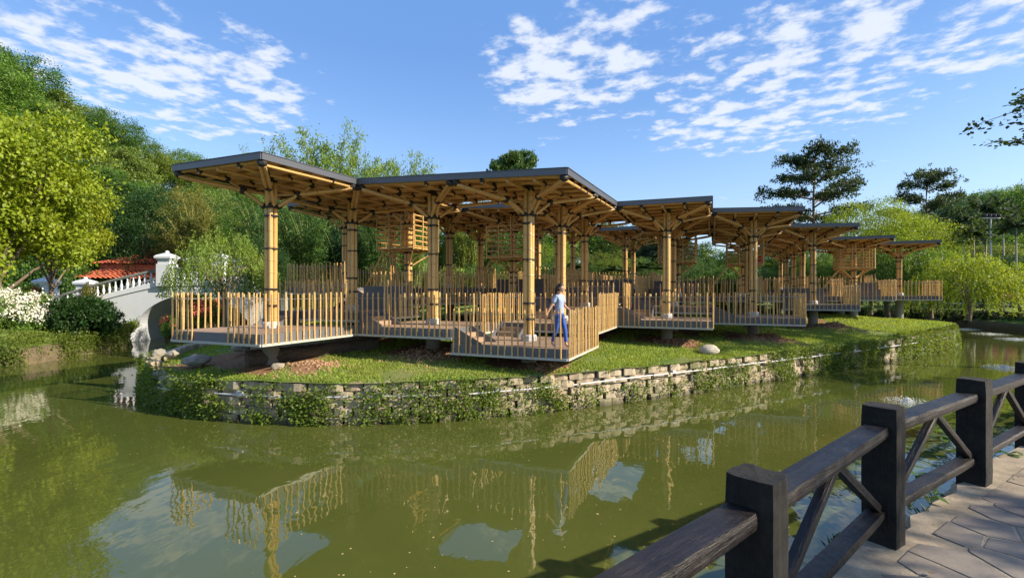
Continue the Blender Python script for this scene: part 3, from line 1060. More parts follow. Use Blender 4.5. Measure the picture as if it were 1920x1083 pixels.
# creepers on the wall
r = np.random.default_rng(9)
Vs, Ts = [], []
for k in range(3700):
    s = r.uniform(4.5, LEN - 1)
    X = x_of(s)
    if X < -4: dens, zl = 1.0, 1.0
    elif X < 1.2: dens, zl = .72, 1.0
    elif X < 5.5: dens, zl = .26, .55
    elif X < 9: dens, zl = .42, .8
    else: dens, zl = .95, 1.05
    if r.random() > dens: continue
    if math.sin(s * 1.9) + math.sin(s * 4.3 + 1) + .8 * math.sin(s * .7) < -.35 and r.random() < .8: continue
    if X < 1.2 and X > -12:
        z = .02 + .66 * r.random() ** 1.1
        if r.random() < .16: z = r.uniform(.6, 1.0)
        if r.random() < .3 and X > -4: continue
    else:
        z = r.uniform(.02, zl)
    p, d, n = wall_at(s, .03 + .10 * r.random() * (1.2 - z) )
    m_ = r.integers(16, 34)
    c = np.array([p[0], p[1], z])
    sp = np.array([d[0], d[1], 0.]); nn_ = np.array([n[0], n[1], 0.])
    P = c + sp * r.normal(0, .12, (m_, 1)) + nn_ * np.abs(r.normal(0, .05, (m_, 1))) + np.array([0, 0, 1]) * r.normal(0, .09, (m_, 1))
    P[:, 2] = np.maximum(P[:, 2], .005)
    D = nn_ * .6 + r.normal(0, .55, (m_, 3)) + np.array([0, 0, -.25])
    L = r.uniform(.04, .085, m_)
    Vs.append(leaf_quads(P, D, L, L * .38, r, nn_ + np.array([0, 0, .6]) + r.normal(0, .5, (m_, 3)))); Ts.append(np.full(m_, r.random() * .6) + r.random(m_) * .4)
o = bpy.data.objects.new('creeper', leaf_mesh('creeper', np.vstack(Vs), np.concatenate(Ts)))
o.color = (0.115, 0.175, 0.022, 1)
link(o); tag(o, 'leafy green creepers hanging over the island block wall down to the water', 'creeper', kind='stuff')

# grass: real blades where the picture shows them
def blades(name, n, sampler, hmin, hmax, col, label):
    P = sampler(n)
    m_ = len(P)
    a = r.uniform(0, 6.28, m_); h = r.uniform(hmin, hmax, m_); w = r.uniform(.006, .013, m_) * (1 + np.hypot(P[:, 0], P[:, 1]) / 25)
    lx, ly = r.normal(0, .45, m_) * h, r.normal(0, .45, m_) * h
    V = np.empty((m_, 3, 3))
    V[:, 0] = P; V[:, 0, 0] -= np.cos(a) * w; V[:, 0, 1] -= np.sin(a) * w
    V[:, 1] = P; V[:, 1, 0] += np.cos(a) * w; V[:, 1, 1] += np.sin(a) * w
    V[:, 2] = P; V[:, 2, 0] += lx; V[:, 2, 1] += ly; V[:, 2, 2] += h
    me = mk_mesh(name, V.reshape(-1, 3), np.arange(3 * m_).reshape(m_, 3), M_LEAF, tint=r.random(m_))
    o = bpy.data.objects.new(name, me); o.color = (*col, 1)
    link(o); tag(o, label, 'grass', kind='stuff')


def isl_sampler(n):
    d = r.uniform(10.8, 33, n) ** 1.0
    t = r.uniform(-.82, .98, n)
    P = np.stack([t * d, d], 1)
    P = P[inside(P, ISLAND)]
    sd, _ = seg_dist(P, ISLAND)
    so = soil_mask(P[:, 0], P[:, 1])
    keep = (so < r.uniform(.15, .7, len(P))) & (sd > .1)
    keep &= wob(P[:, 0], P[:, 1], 1.7) > -.75 + r.random(len(P)) * .7
    P = P[keep]
    return np.column_stack([P, island_h(P[:, 0], P[:, 1]) - .005])


blades('grass', 330000, isl_sampler, .035, .085, (0.22, 0.30, 0.05), 'short bright green grass growing on the island in front of the decks')
# grass tumbling over the wall top, mostly at the far right
Vs, Ts = [], []
for k in range(900):
    s = r.uniform(5, LEN - .5); X = x_of(s)
    if X < 9 and r.random() < .75: continue
    p, d, n = wall_at(s, -.12 + r.uniform(-.1, .12))
    m_ = 12
    P = np.array([p[0], p[1], .93 if X < 18 else 1.15]) + r.normal(0, .07, (m_, 3))
    D = np.array([n[0], n[1], .25]) * .6 + r.normal(0, .4, (m_, 3))
    L = r.uniform(.06, .15, m_)
    Vs.append(leaf_quads(P, D, L, L * .12, r)); Ts.append(r.random(m_))
o = bpy.data.objects.new('grass', leaf_mesh('grass', np.vstack(Vs), np.concatenate(Ts))); o.color = (0.12, 0.17, 0.025, 1)
link(o); tag(o, 'long grass tufts tumbling over the top of the block wall', 'grass', kind='stuff')
# soil clods
clod = B(); rr = random.Random(3)
def ico(r1, jit, seed, flat=.8):
    import bmesh
    bm = bmesh.new(); bmesh.ops.create_icosphere(bm, subdivisions=r1, radius=1)
    q = random.Random(seed)
    ph = [(q.uniform(0, 6), q.uniform(0, 6), q.uniform(0, 6)) for _ in range(5)]
    for v in bm.verts:
        k = 1 + jit * sum(math.sin(v.co.x * (2 + a) + p[0]) * math.cos(v.co.y * (2 + a) + p[1]) * math.sin(v.co.z * (1.5 + a) + p[2]) for a, p in enumerate(ph)) + q.uniform(-jit, jit) * .22
        v.co *= k; v.co.z *= flat
    V = [tuple(v.co) for v in bm.verts]; F = [tuple(v.index for v in f.verts) for f in bm.faces]
    bm.free()
    return V, F


cl_v = [ico(1, .12, s_) for s_ in range(4)]
allV, allF, allT = [], [], []; o_ = 0
for mx, my, rad, a in MOUNDS:
    for k in range(int(330 * rad)):
        x, y = mx + rr.gauss(0, rad * .62), my + rr.gauss(0, rad * .62)
        if not inside([(x, y)], ISLAND)[0]: continue
        s_ = rr.uniform(.015, .05) * (1.6 if rr.random() < .1 else 1)
        z = float(island_h(np.array([x]), np.array([y]))[0])
        V, F = cl_v[rr.randrange(4)]
        A = np.array(V) * s_ + np.array([x, y, z + s_ * .2])
        allV.append(A); allF.extend([tuple(i + o_ for i in f) for f in F]); allT.extend([rr.random()] * len(F)); o_ += len(V)
M_SOIL = m_simple('loose_soil', (0.33, 0.20, 0.11), 0.95, 0.35, 20, 0.5, 0.02)
o = bpy.data.objects.new('soil_clods', mk_mesh('soil_clods', np.vstack(allV), allF, M_SOIL, tint=allT)); link(o)
tag(o, 'loose reddish brown soil clods heaped around the pavilion footings', 'soil', kind='stuff')

# boulders
def m_rock(name, col):
    m, T = mat(name); p = geop(T)
    n = T.noise(p, 5, 7, .65); n2 = T.noise(p, 30, 4, .6)
    c = T.mix(T.mr(n, .35, .65), tuple(x * .65 for x in col), col)
    c = T.mix(T.mr(n2, .6, .75), c, tuple(x * .5 for x in col))
    out(T, bsdf(T, c, .9, bump(T, T.m('ADD', n, T.m('MULTIPLY', n2, .3)), .6, .04)))
    return m


M_ROCK = m_rock('boulder', (0.33, 0.30, 0.235))
M_ROCKSUN = m_rock('sunlit_boulder', (0.56, 0.50, 0.39))  # lighter copy of the boulder stone, sunlight put into its colour
def at(px, py, z):
    """point of the horizontal plane at height z seen at photo pixel px, py"""
    Z = (z - EYE) * 887 / (549 - py)
    return Vector(((px - 960) / 887 * Z, Z, z))


def rock(px, py, z, sx, sy, sz, seed, label, rz=0.0):
    V, F = ico(3, .07 if seed == 3 else .15, seed, 1)
    b = B().add([(x * sx, y * sy, z_ * sz) for x, y, z_ in V], F)
    p = at(px, py, z)
    o = b.obj('boulder', [M_ROCK if seed != 3 else M_ROCKSUN], None, Matrix.Translation(p + Vector((0, 0, sz * .45))) @ Matrix.Rotation(rz, 4, 'Z'), True)
    tag(o, label, 'rock')


rock(1330, 661, 1.05, .33, .26, .19, 3, 'smooth rounded boulder in sunlit colour lying on the sunny grass right of the railed decks')
rock(299, 668, .95, .2, .2, .17, 6, 'small pale rock at the left tip of the island, leftmost by the water')
rock(322, 667, .98, .2, .16, .13, 7, 'small flat grey rock at the left tip of the island, right beside the pale one')
rock(368, 680, .93, .40, .34, .17, 8, 'large flat grey boulder on the bare soil left of the fallen log')
rock(520, 690, 1.1, .16, .14, .1, 9, 'small grey stone beside the nearest concrete pier')
rock(452, 655, 1.2, .28, .25, .15, 12, 'grey stone half hidden under the left edge of the nearest deck')
# fallen log under the first deck
M_LOG = m_simple('log_bark', (0.10, 0.078, 0.06), 0.95, 0.45, 14, 1.0, 0.06)
b = B(); a, c = Vector((-7.6, 13.55, 1.22)), Vector((-4.6, 16.1, 1.42)); N = 26; sides = 20; rr = random.Random(8)
for k in range(N + 1):
    t = k / N; p = a.lerp(c, t)
    d = (c - a).normalized(); u = d.orthogonal().normalized(); w = d.cross(u)
    for q in range(sides):
        an = 2 * math.pi * q / sides
        rr_ = (.27 - .05 * t) * (1 + .07 * math.sin(3 * an + 4 * t) + rr.uniform(-.07, .07))
        b.V.append(tuple(p + (u * math.cos(an) + w * math.sin(an)) * rr_))
for k in range(N):
    for q in range(sides):
        q2 = (q + 1) % sides
        b.F.append((k * sides + q, k * sides + q2, (k + 1) * sides + q2, (k + 1) * sides + q)); b.M.append(0); b.T.append(0)
b.F.append(tuple(range(sides))[::-1]); b.M.append(0); b.T.append(0)
tag(b.obj('fallen_log', [M_LOG]), 'thick dark rough log lying on the soil under the nearest deck', 'log')

# ------------------------------------------------------------ white footbridge on the left
M_WHITE = m_simple('white_painted_render', (0.62, 0.66, 0.72), 0.8, 0.08, 3.0, 0.12, 0.01)
M_CAPG = m_simple('grey_handrail_stone', (0.20, 0.21, 0.20), 0.8, 0.2, 8, 0.2, 0.01)
BR = empty('arched_footbridge', (-20.6, 30.5, 0), R(4))
tag(BR, 'white arched footbridge with baluster railing and square capped piers over the channel', 'bridge')
BW = WM[BR.name]
def brz(x):          # height of the deck edge band at local x (arch centre 0)
    ax = abs(x)
    return 3.95 if ax < 1.7 else 3.95 - (ax - 1.7) * .2 - .012 * (ax - 1.7) ** 2
for side, y0 in (('near', 0.0), ('far', 3.0)):
    b = B(); xs = [-9.6 + .4 * k for k in range(37)]
    ra, hz = 3.8, 3.05
    low = []
    for x in xs:
        if abs(x) < ra - 1e-6: low.append(hz * math.sqrt(max(0, 1 - (x / ra) ** 2)))
        else: low.append(-.8)
    th = .3
    # wall with the arch cut out: strips, fine near the springing
    xx = sorted(set([-9.6 + .4 * k for k in range(37)] + [s_ * ra * math.sin(k * math.pi / 40) for k in range(21) for s_ in (-1, 1)]))
    V, F = [], []
    lowf = lambda x: (hz * math.sqrt(max(0, 1 - (x / ra) ** 2)) if abs(x) < ra - 1e-6 else -.8)
    for k, x in enumerate(xx):
        for yy in (y0, y0 + th):
            V += [(x, yy, lowf(x)), (x, yy, brz(x) - .32)]
    for k in range(len(xx) - 1):
        q, q2 = 4 * k, 4 * (k + 1)
        F += [(q, q2, q2 + 1, q + 1), (q + 2, q + 3, q2 + 3, q2 + 2), (q + 1, q2 + 1, q2 + 3, q + 3), (q, q + 2, q2 + 2, q2)]
    b.add(V, F); b.obj('bridge_wall', [M_WHITE], BR, BW)
    # projecting band
    b = B(); V, F = [], []
    for x in xs:
        for yy in (y0 - .07, y0 + th + .05):
            V += [(x, yy, brz(x) - .318), (x, yy, brz(x))]
    for k in range(len(xs) - 1):
        q, q2 = 4 * k, 4 * (k + 1)
        F += [(q, q2, q2 + 1, q + 1), (q + 2, q + 3, q2 + 3, q2 + 2), (q + 1, q2 + 1, q2 + 3, q + 3), (q, q + 2, q2 + 2, q2)]
    b.add(V, F); b.obj('edge_band', [M_WHITE], BR, BW)
    # handrail
    for (xa, xb) in ((-8.6, -2.1), (-1.2, 1.2), (2.1, 4.0)):
        b = B(); V, F = [], []
        n = 14
        for k in range(n + 1):
            x = xa + (xb - xa) * k / n; zz = brz(x) + .72
            for yy in (y0 + .02, y0 + .28):
                V += [(x, yy, zz), (x, yy, zz + .13)]
        for k in range(n):
            q, q2 = 4 * k, 4 * (k + 1)
            F += [(q, q2, q2 + 1, q + 1), (q + 2, q + 3, q2 + 3, q2 + 2), (q + 1, q2 + 1, q2 + 3, q + 3), (q, q + 2, q2 + 2, q2)]
        b.add(V, F); b.obj('handrail', [M_CAPG], BR, BW)
        nb = int((xb - xa) / .36)
        if 'turned' not in LIB:
            tb = B().lathe([(.075, 0), (.075, .06), (.04, .1), (.085, .26), (.07, .36), (.035, .5), (.045, .6), (.075, .66), (.075, .72)], 10)
            lib('turned', tb, True)
        emit(BR, 'turned_baluster', [('turned', BW @ Matrix.Translation((xa + (k + .5) * (xb - xa) / nb, y0 + .15, brz(xa + (k + .5) * (xb - xa) / nb)))) for k in range(nb)], [M_WHITE], 60)
    # piers with pyramid caps
    for x, zt, zb in ((-8.95, 3.95, .6), (-1.65, 5.55, 3.6), (1.65, 5.55, 3.6)):
        b = B()
        for (h_, z0, z1) in ((.42, zb, zt - .55), (.36, zt - .549, zt - .3), (.42, zt - .299, zt - .2)):
            b.box(x - h_, x + h_, y0 + .15 - h_, y0 + .15 + h_, z0, z1)
        b.lathe([(.70, zt - .199), (.72, zt - .08), (.58, zt + .02), (.2, zt + .15), (.05, zt + .19)], 4, c=(x, y0 + .15, 0), rot=math.pi / 4)
        b.lathe([(.1, zt + .17), (.13, zt + .24), (.07, zt + .31), (.01, zt + .33)], 10, c=(x, y0 + .15, 0))
        pb = b.obj('bridge_pier', [M_WHITE], BR, BW)
# barrel of the arch and walkway
b = B(); V, F = [], []
for k in range(41):
    w = math.pi * k / 40
    x, z = -3.8 * math.cos(w), 3.05 * math.sin(w) if 0 < k < 40 else -.8
    V += [(x, .28, z - .0), (x, 3.02, z)]
for k in range(40): F.append((2 * k, 2 * k + 1, 2 * k + 3, 2 * k + 2))
b.add(V, F); b.obj('arch_barrel', [M_WHITE], BR, BW)
b = B(); V, F = [], []
for x in xs: V += [(x, .3, brz(x) - .2), (x, 3.0, brz(x) - .2)]
for k in range(len(xs) - 1): F.append((2 * k, 2 * k + 2, 2 * k + 3, 2 * k + 1))
b.add(V, F); b.obj('walkway', [M_CONC], BR, BW)

# ------------------------------------------------------------ red tiled shelter behind the bridge
M_TILE = m_simple('terracotta_tile', (0.52, 0.12, 0.055), 0.7, 0.25, 9, 0.25, 0.02)
GZ = empty('tiled_shelter', (-31.2, 41, 1.6), R(12))
tag(GZ, 'low shelter with a red terracotta tiled pyramid roof and finial behind the bridge railing', 'shelter')
GW = WM[GZ.name]
def hip(r0, z0, r1, z1, nm):
    b = B(); n = 22
    for f in range(4):
        rot = Matrix.Rotation(f * math.pi / 2, 4, 'Z')
        for row in range(9):
            t0, t1 = row / 9, (row + 1) / 9
            ra_, rb_ = r0 + (r1 - r0) * t0, r0 + (r1 - r0) * t1
            za_, zb_ = z0 + (z1 - z0) * t0, z0 + (z1 - z0) * t1
            nn_ = max(2, int(n * ra_ / r0))
            for k in range(nn_):
                u0, u1 = -1 + 2 * k / nn_, -1 + 2 * (k + 1) / nn_
                um = (u0 + u1) / 2
                V = [(u0 * ra_, -ra_, za_), (um * ra_, -ra_ - .02, za_ + .10), (u1 * ra_, -ra_, za_), (u1 * rb_, -rb_, zb_), (um * rb_, -rb_ - .02, zb_ + .05), (u0 * rb_, -rb_, zb_)]
                b.add([rot @ Vector(v) for v in V], [(0, 1, 4, 5), (1, 2, 3, 4)], 0, random.random())
    return b


random.seed(4)
o = hip(2.9, 3.9, .2, 4.95, 'r').obj('tiled_roof', [M_TILE], GZ, GW); o['kind'] = 'stuff'
B().lathe([(.22, 4.9), (.26, 5.0), (.12, 5.12), (.17, 5.25), (.1, 5.4), (.02, 5.5)], 10).obj('finial', [M_TILE], GZ, GW, True)
o = hip(3.8, 2.7, 2.6, 3.4, 'r').obj('lower_tiled_roof', [M_TILE], GZ, GW); o['kind'] = 'stuff'
B().box(-2.5, 2.5, -2.5, 2.5, 3.38, 3.88).obj('shelter_frieze', [M_TILE], GZ, GW)
for sx in (-1, 1):
    for sy in (-1, 1):
        B().box(sx * 2.3 - .15, sx * 2.3 + .15, sy * 2.3 - .15, sy * 2.3 + .15, -.6, 3.37).obj('shelter_post', [M_WHITE], GZ, GW)
# ------------------------------------------------------------ trees: crown and trunk built per kind, in units of the tree's height
PROTO = {}


def trunk_mesh(name, segs, m):
    """segs: list of (points, radii)"""
    b = B()
    for pts, rad in segs: b.tube(pts, rad, 7, 0, 0, False)
    return b.mesh(name, [m], True)


def clumpy(r, C, N, spread, L, aspect=.34, per=26, flat=.7, up=0.0, droop=-.15):
    """leaf clumps at centres C with outward directions N"""
    n = len(C) * per
    idx = np.repeat(np.arange(len(C)), per)
    G_ = r.normal(size=(n, 3)) * spread
    G_[:, 2] *= flat
    P = C[idx] + G_
    D = N[idx] * .55 + r.normal(0, .6, (n, 3)) + np.array([0, 0, up + droop])
    LL = L * r.uniform(.65, 1.3, n)
    Nn = N[idx] * .75 + r.normal(0, .42, (n, 3)) + np.array([0, 0, .45])
    V = leaf_quads(P, D, LL, LL * aspect, r, Nn)
    ct = r.random(len(C))
    return V, ct[idx] * .5 + r.random(n) * .5


def k_broad(seed, n=28000, rx=.42, zb=.2, L=.014, lobes=17, bark=None, per=24, spread=.026, clr=.31, trunk=True, fill=.25, gapf=31, gap=.42, fj=(.55, .75)):
    r = np.random.default_rng(seed)
    zc, hz = (1 + zb) / 2, (1 - zb) / 2
    Lc, Lr = [], []
    g = 2.39996
    for k in range(lobes):
        z = 1 - 2 * (k + .5) / lobes
        z = z * .9 + .1
        a = k * g + r.uniform(-.3, .3); q = math.sqrt(max(0, 1 - z * z))
        f = r.uniform(*fj)
        Lc.append([rx * f * q * math.cos(a), rx * f * q * math.sin(a), zc + hz * f * z]); Lr.append(r.uniform(.8, 1.2) * clr * (rx + hz) / 2 * 1.35)
    Lc.append([0, 0, zc]); Lr.append(.5 * min(rx, hz))
    Lc, Lr = np.array(Lc), np.array(Lr)
    nc = n // per
    C, N = [], []
    while len(C) < nc:
        k = r.integers(0, len(Lc))
        d = r.normal(size=3); d /= np.linalg.norm(d)
        if d[2] < -.35 and r.random() < .6: continue
        rad = Lr[k] * (r.uniform(.8, 1.08) if r.random() > fill else r.uniform(.35, .8))
        p = Lc[k] + d * rad * np.array([1, 1, .85])
        dd = np.linalg.norm((p - Lc) / (Lr[:, None] * .72), axis=1)
        if (np.delete(dd, k) < 1).any() and r.random() < .8: continue
        if p[2] > 1.0 or p[2] < zb * .6: continue
        # broken surface: drop some patches
        if math.sin(p[0] * gapf + seed) * math.sin(p[1] * gapf * .94 + 2 * seed) * math.sin(p[2] * gapf * 1.06) > gap: continue
        C.append(p); N.append(d)
    C, N = np.array(C), np.array(N)
    V, t = clumpy(r, C, N, spread, L, per=per)
    cr = leaf_mesh('crown', V, t)
    tm = None
    if trunk:
        segs = [([(0, 0, -.03), (.01, 0, zb * .6), (0, .01, zc)], [.022, .017, .008])]
        for k in range(0, lobes, 2):
            p = Lc[k]
            z0 = zb * .5 + (p[2] - zb) * .35
            segs.append(([(0, 0, z0), (p[0] * .5, p[1] * .5, (z0 + p[2]) / 2 + .02), tuple(p)], [.009, .006, .002]))
        tm = trunk_mesh('trunk', segs, bark or M_BARK)
    return cr, tm


def k_layered(seed, n_l=21, per=20, L=.014, z0=.42, rx=.46):
    r = np.random.default_rng(seed)
    segs = [([(0, 0, -.03), (.005, .003, .3), (-.006, .004, .62), (.004, 0, .93)], [.016, .013, .009, .002])]
    C, N = [], []
    for k in range(n_l):
        f = (k + .5) / n_l
        z = z0 + (.93 - z0) * f
        a = k * 2.39996 + r.uniform(-.3, .3)
        ln = rx * (1 - .62 * max(0, f - .25) ** 1.3 / .75) * r.uniform(.75, 1.05)
        if f < .25: ln *= .75
        dx, dy = math.cos(a), math.sin(a)
        rise = r.uniform(.03, .10)
        pts = [(dx * ln * t, dy * ln * t, z + rise * t ** .7) for t in (0, .3, .6, 1)]
        segs.append((pts, [.006, .005, .003, .001]))
        nclumps = int(26 + 60 * ln / rx)
        for q in range(nclumps):
            t = r.uniform(.3, 1.05)
            w = r.normal(0, .055 * (.35 + t))
            p = np.array([dx * ln * t - dy * w, dy * ln * t + dx * w, z + rise * t ** .7 + .008 + r.normal(0, .013) - abs(w) * .12])
            C.append(p); N.append([dx * .4, dy * .4, .5])
            if q % 5 == 0: segs.append(([tuple(np.array([dx * ln * t * .9, dy * ln * t * .9, z + rise * t ** .7])), tuple(p)], [.0018, .0008]))
    for q in range(60):
        C.append(np.array([r.normal(0, .06), r.normal(0, .06), .95 + r.normal(0, .02)])); N.append([0, 0, 1])
    V, t = clumpy(r, np.array(C), np.array(N), .013, L, per=per, flat=.6)
    return leaf_mesh('crown', V, t), trunk_mesh('trunk', segs, M_BARK)


def k_bamboo(seed, culms=34, per=18, L=.022, rx=.36, lean=1.0):
    r = np.random.default_rng(seed)
    segs = []; C, N = [], []
    for k in range(culms):
        a = r.uniform(0, 6.28); r0 = r.uniform(0, .09); H = r.uniform(.68, 1.0)
        out_ = r.uniform(.25, 1.0) * rx * lean
        dx, dy = math.cos(a), math.sin(a)
        f = lambda t: (dx * (r0 + out_ * t ** 2.4), dy * (r0 + out_ * t ** 2.4), H * (t * 1.08 - .10 * t ** 4))
        segs.append(([f(t) for t in (0, .25, .5, .7, .85, 1)], [.0045, .0042, .0036, .0026, .0016, .0008]))
        for q in range(30):
            t = r.uniform(.22, 1.02) ** .8
            p = np.array(f(min(t, 1.0))) + r.normal(0, .028 * (1.1 - .5 * t), 3)
            C.append(p); N.append([dx * .5, dy * .5, -.2])
    V, t = clumpy(r, np.array(C), np.array(N), .016, L, aspect=.15, per=per, flat=.9, droop=-.5)
    return leaf_mesh('crown', V, t), trunk_mesh('culms', segs, M_CULM)


def k_weep(seed, strands=950, L=.03, rx=.52, zt=1.0, zlow=.0):
    r = np.random.default_rng(seed)
    segs = [([(0, 0, -.05), (.02, 0, .2), (-.02, .02, .45), (0, 0, .7)], [.028, .022, .016, .006])]
    for k in range(10):
        a = k * 2.39996; q = r.uniform(.5, .9) * rx
        segs.append(([(0, 0, .15 + .03 * k), (math.cos(a) * q * .5, math.sin(a) * q * .5, .62), (math.cos(a) * q, math.sin(a) * q, .75)], [.012, .007, .002]))
    Ps, Ds, T = [], [], []
    for k in range(strands):
        a = r.uniform(0, 6.28); q = math.sqrt(r.random()) * rx
        zt_ = .98 - .50 * (q / rx) ** 2.4 + r.normal(0, .035) + .05 * math.sin(5 * a + seed) + .04 * math.sin(9 * q / rx + a * 3)
        ln = r.uniform(.12, .42) * (.6 + .6 * q / rx)
        n = int(ln / .010)
        t = np.linspace(0, 1, n)[:, None]
        ox, oy = math.cos(a) * .05 * ln, math.sin(a) * .05 * ln
        P = np.array([math.cos(a) * q, math.sin(a) * q, zt_]) + t * np.array([ox + r.normal(0, .02), oy + r.normal(0, .02), -ln]) + r.normal(0, .006, (n, 3))
        P = P[P[:, 2] > zlow]
        Ps.append(P); Ds.append(r.normal(0, .35, (len(P), 3)) + np.array([math.cos(a) * .25, math.sin(a) * .25, -.9])); T.append(np.full(len(P), r.random() * .6) + r.random(len(P)) * .4)
    P, D, T = np.vstack(Ps), np.vstack(Ds), np.concatenate(T)
    LL = L * r.uniform(.6, 1.2, len(P))
    return leaf_mesh('crown', leaf_quads(P, D, LL, LL * .16, r), T), trunk_mesh('trunk', segs, M_BARK)


def k_palm(seed, fronds=17, L=.26, fan=False):
    r = np.random.default_rng(seed)
    segs = [([(0, 0, -.02), (.01, 0, .4), (0, 0, .86)], [.014, .010, .009])]
    Ps, Ds, Ls = [], [], []
    for k in range(fronds):
        a = k * 2.39996; el = 1.15 - 1.7 * (k / fronds)
        ln = L * r.uniform(.85, 1.1)
        dx, dy = math.cos(a), math.sin(a)
        n = 26
        for q in range(n):
            t = (q + 1) / n
            px = ln * t * math.cos(el); pz = .86 + ln * t * math.sin(el) - .32 * ln * t ** 2.2
            for s in (-1, 1):
                for _ in range(2):
                    Ps.append([dx * px, dy * px, pz]); Ds.append([dx * .55 - dy * s, dy * .55 + dx * s, -.35 + r.normal(0, .2)]); Ls.append(ln * .36 * math.sin(math.pi * min(.97, t * .85 + .12)))
        segs.append(([(0, 0, .86), (dx * ln * .5 * math.cos(el), dy * ln * .5 * math.cos(el), .86 + ln * .5 * math.sin(el) - .07 * ln), (dx * ln * math.cos(el), dy * ln * math.cos(el), .86 + ln * math.sin(el) - .32 * ln)], [.003, .002, .0008]))
    Ls = np.array(Ls)
    return leaf_mesh('crown', leaf_quads(np.array(Ps), np.array(Ds), Ls, .006, r), r.random(len(Ls))), trunk_mesh('trunk', segs, M_PALEBARK)


M_CULM = m_simple('bamboo_culm', (0.22, 0.24, 0.07), 0.6, 0.2, 6, 0.1)
PROTO['broad1'] = k_broad(1, 30000)
PROTO['broad2'] = k_broad(2, 30000, rx=.38, zb=.15, lobes=21)
PROTO['broad3'] = k_broad(3, 26000, rx=.5, zb=.3, lobes=24, clr=.26, L=.013)
PROTO['hill1'] = k_broad(21, 24000, rx=.46, zb=.22, lobes=13, clr=.36, L=.021, per=38, spread=.034, gapf=24, gap=.3)
PROTO['hill2'] = k_broad(22, 24000, rx=.40, zb=.12, lobes=17, clr=.31, L=.023, per=34, spread=.032, gapf=27, gap=.3)
PROTO['hill3'] = k_broad(23, 22000, rx=.52, zb=.35, lobes=15, clr=.30, L=.018, per=30, spread=.028, gapf=30, gap=.25)
PROTO['poletree'] = k_broad(14, 22000, rx=.30, zb=.46, lobes=15, bark=M_PALEBARK, clr=.3, L=.012)
PROTO['bigleaf'] = k_broad(4, 50000, rx=.44, zb=.14, lobes=30, clr=.21, L=.018, per=15, spread=.022, fill=.4, gapf=19, gap=.22, fj=(.35, .98))
PROTO['bigleaf2'] = k_broad(41, 30000, rx=.42, zb=.42, lobes=20, clr=.24, L=.018, per=15, spread=.022, fill=.4, gapf=19, gap=.25, fj=(.4, .95))
PROTO['layered1'] = k_layered(5)
PROTO['layered2'] = k_layered(6, 19, 20, .015, .38, .52)
PROTO['umbrella'] = k_layered(7, 9, 26, .02, .72, .34)
PROTO['bamboo1'] = k_bamboo(8)
PROTO['bamboo2'] = k_bamboo(9, 30, 19, .022, .46)
PROTO['bamboo3'] = k_bamboo(10, 38, 16, .02, .28)
PROTO['weep1'] = k_weep(11)
PROTO['weep2'] = k_weep(12, 520, .034, .58)
PROTO['weep3'] = k_weep(19, 560, .03, .5, 1.0, .30)
PROTO['overhang'] = k_layered(31, 13, 24, .013, .60, .46)
PROTO['palm1'] = k_palm(13)
PROTO['palm2'] = k_palm(15, 22, .2)
PROTO['bush1'] = k_broad(16, 15000, rx=.9, zb=-.2, lobes=16, clr=.26, L=.045, trunk=False, per=20, spread=.05)
PROTO['bush2'] = k_broad(17, 13000, rx=1.1, zb=-.15, lobes=22, clr=.22, L=.075, trunk=False, per=16, spread=.06)
NAMES = {'weep3': 'weeping_tree', 'overhang': 'spreading_tree', 'layered1': 'spreading_tree', 'layered2': 'spreading_tree', 'umbrella': 'umbrella_tree', 'bamboo1': 'bamboo_clump', 'bamboo2': 'bamboo_clump', 'bamboo3': 'bamboo_clump', 'weep1': 'weeping_tree', 'weep2': 'weeping_tree',
         'palm1': 'palm_tree', 'palm2': 'palm_tree', 'bush1': 'shrub', 'bush2': 'shrub'}
CATS = {'bamboo_clump': 'bamboo', 'palm_tree': 'palm', 'shrub': 'shrub'}
rt = random.Random(77)


def plant(kind, px, Z, ytop, gz, width, col, label, group=None, rot=None, dz=0.0):
    """a tree whose trunk stands at image column px, Z metres away; its top reaches photo row ytop; width in metres"""
    x, y = (px - 960) / 887 * Z, Z
    zt = EYE + (549 - ytop) / 887 * Z
    if gz is None:
        gz = float(outer_h(np.array([x]), np.array([y]))[0])
    H = zt - gz
    cr, tm = PROTO[kind]
    ext = np.array([v for v in cr['ext']]) if 'ext' in cr else None
    if ext is None:
        co = np.empty(len(cr.vertices) * 3, np.float32); cr.vertices.foreach_get('co', co); co = co.reshape(-1, 3)
        cr['ext'] = [float(np.percentile(np.hypot(co[:, 0], co[:, 1]), 97)), float(co[:, 2].max())]
        ext = cr['ext']
    sx = width / 2 / ext[0]; sz = H / ext[1]
    nm = NAMES.get(kind, 'tree')
    rot = rt.uniform(0, 6.28) if rot is None else rot
    mw = Matrix.Translation((x, y, gz)) @ Matrix.Rotation(rot, 4, 'Z') @ Matrix.Diagonal((sx, sx, sz, 1))
    if tm is None:
        o = bpy.data.objects.new(nm, cr); link(o, None, mw); o.color = (*col, 1)
        tag(o, label, CATS.get(nm, 'tree'), group)
        return o
    e = empty(nm, (x, y, gz))
    tag(e, label, CATS.get(nm, 'tree'), group)
    o = bpy.data.objects.new('crown', cr); link(o, e, mw); o.color = (*col, 1)
    t = bpy.data.objects.new('culms' if nm == 'bamboo_clump' else 'trunk', tm); link(t, e, mw)
    return e


DG, MG, LG, YG, OG, BG = (0.058, 0.128, 0.024), (0.098, 0.190, 0.028), (0.155, 0.245, 0.030), (0.21, 0.28, 0.02), (0.140, 0.205, 0.042), (0.040, 0.095, 0.038)
def hz(px, Z):
    x = (px - 960) / 887 * Z
    return float(outer_h(np.array([x]), np.array([Z]))[0])


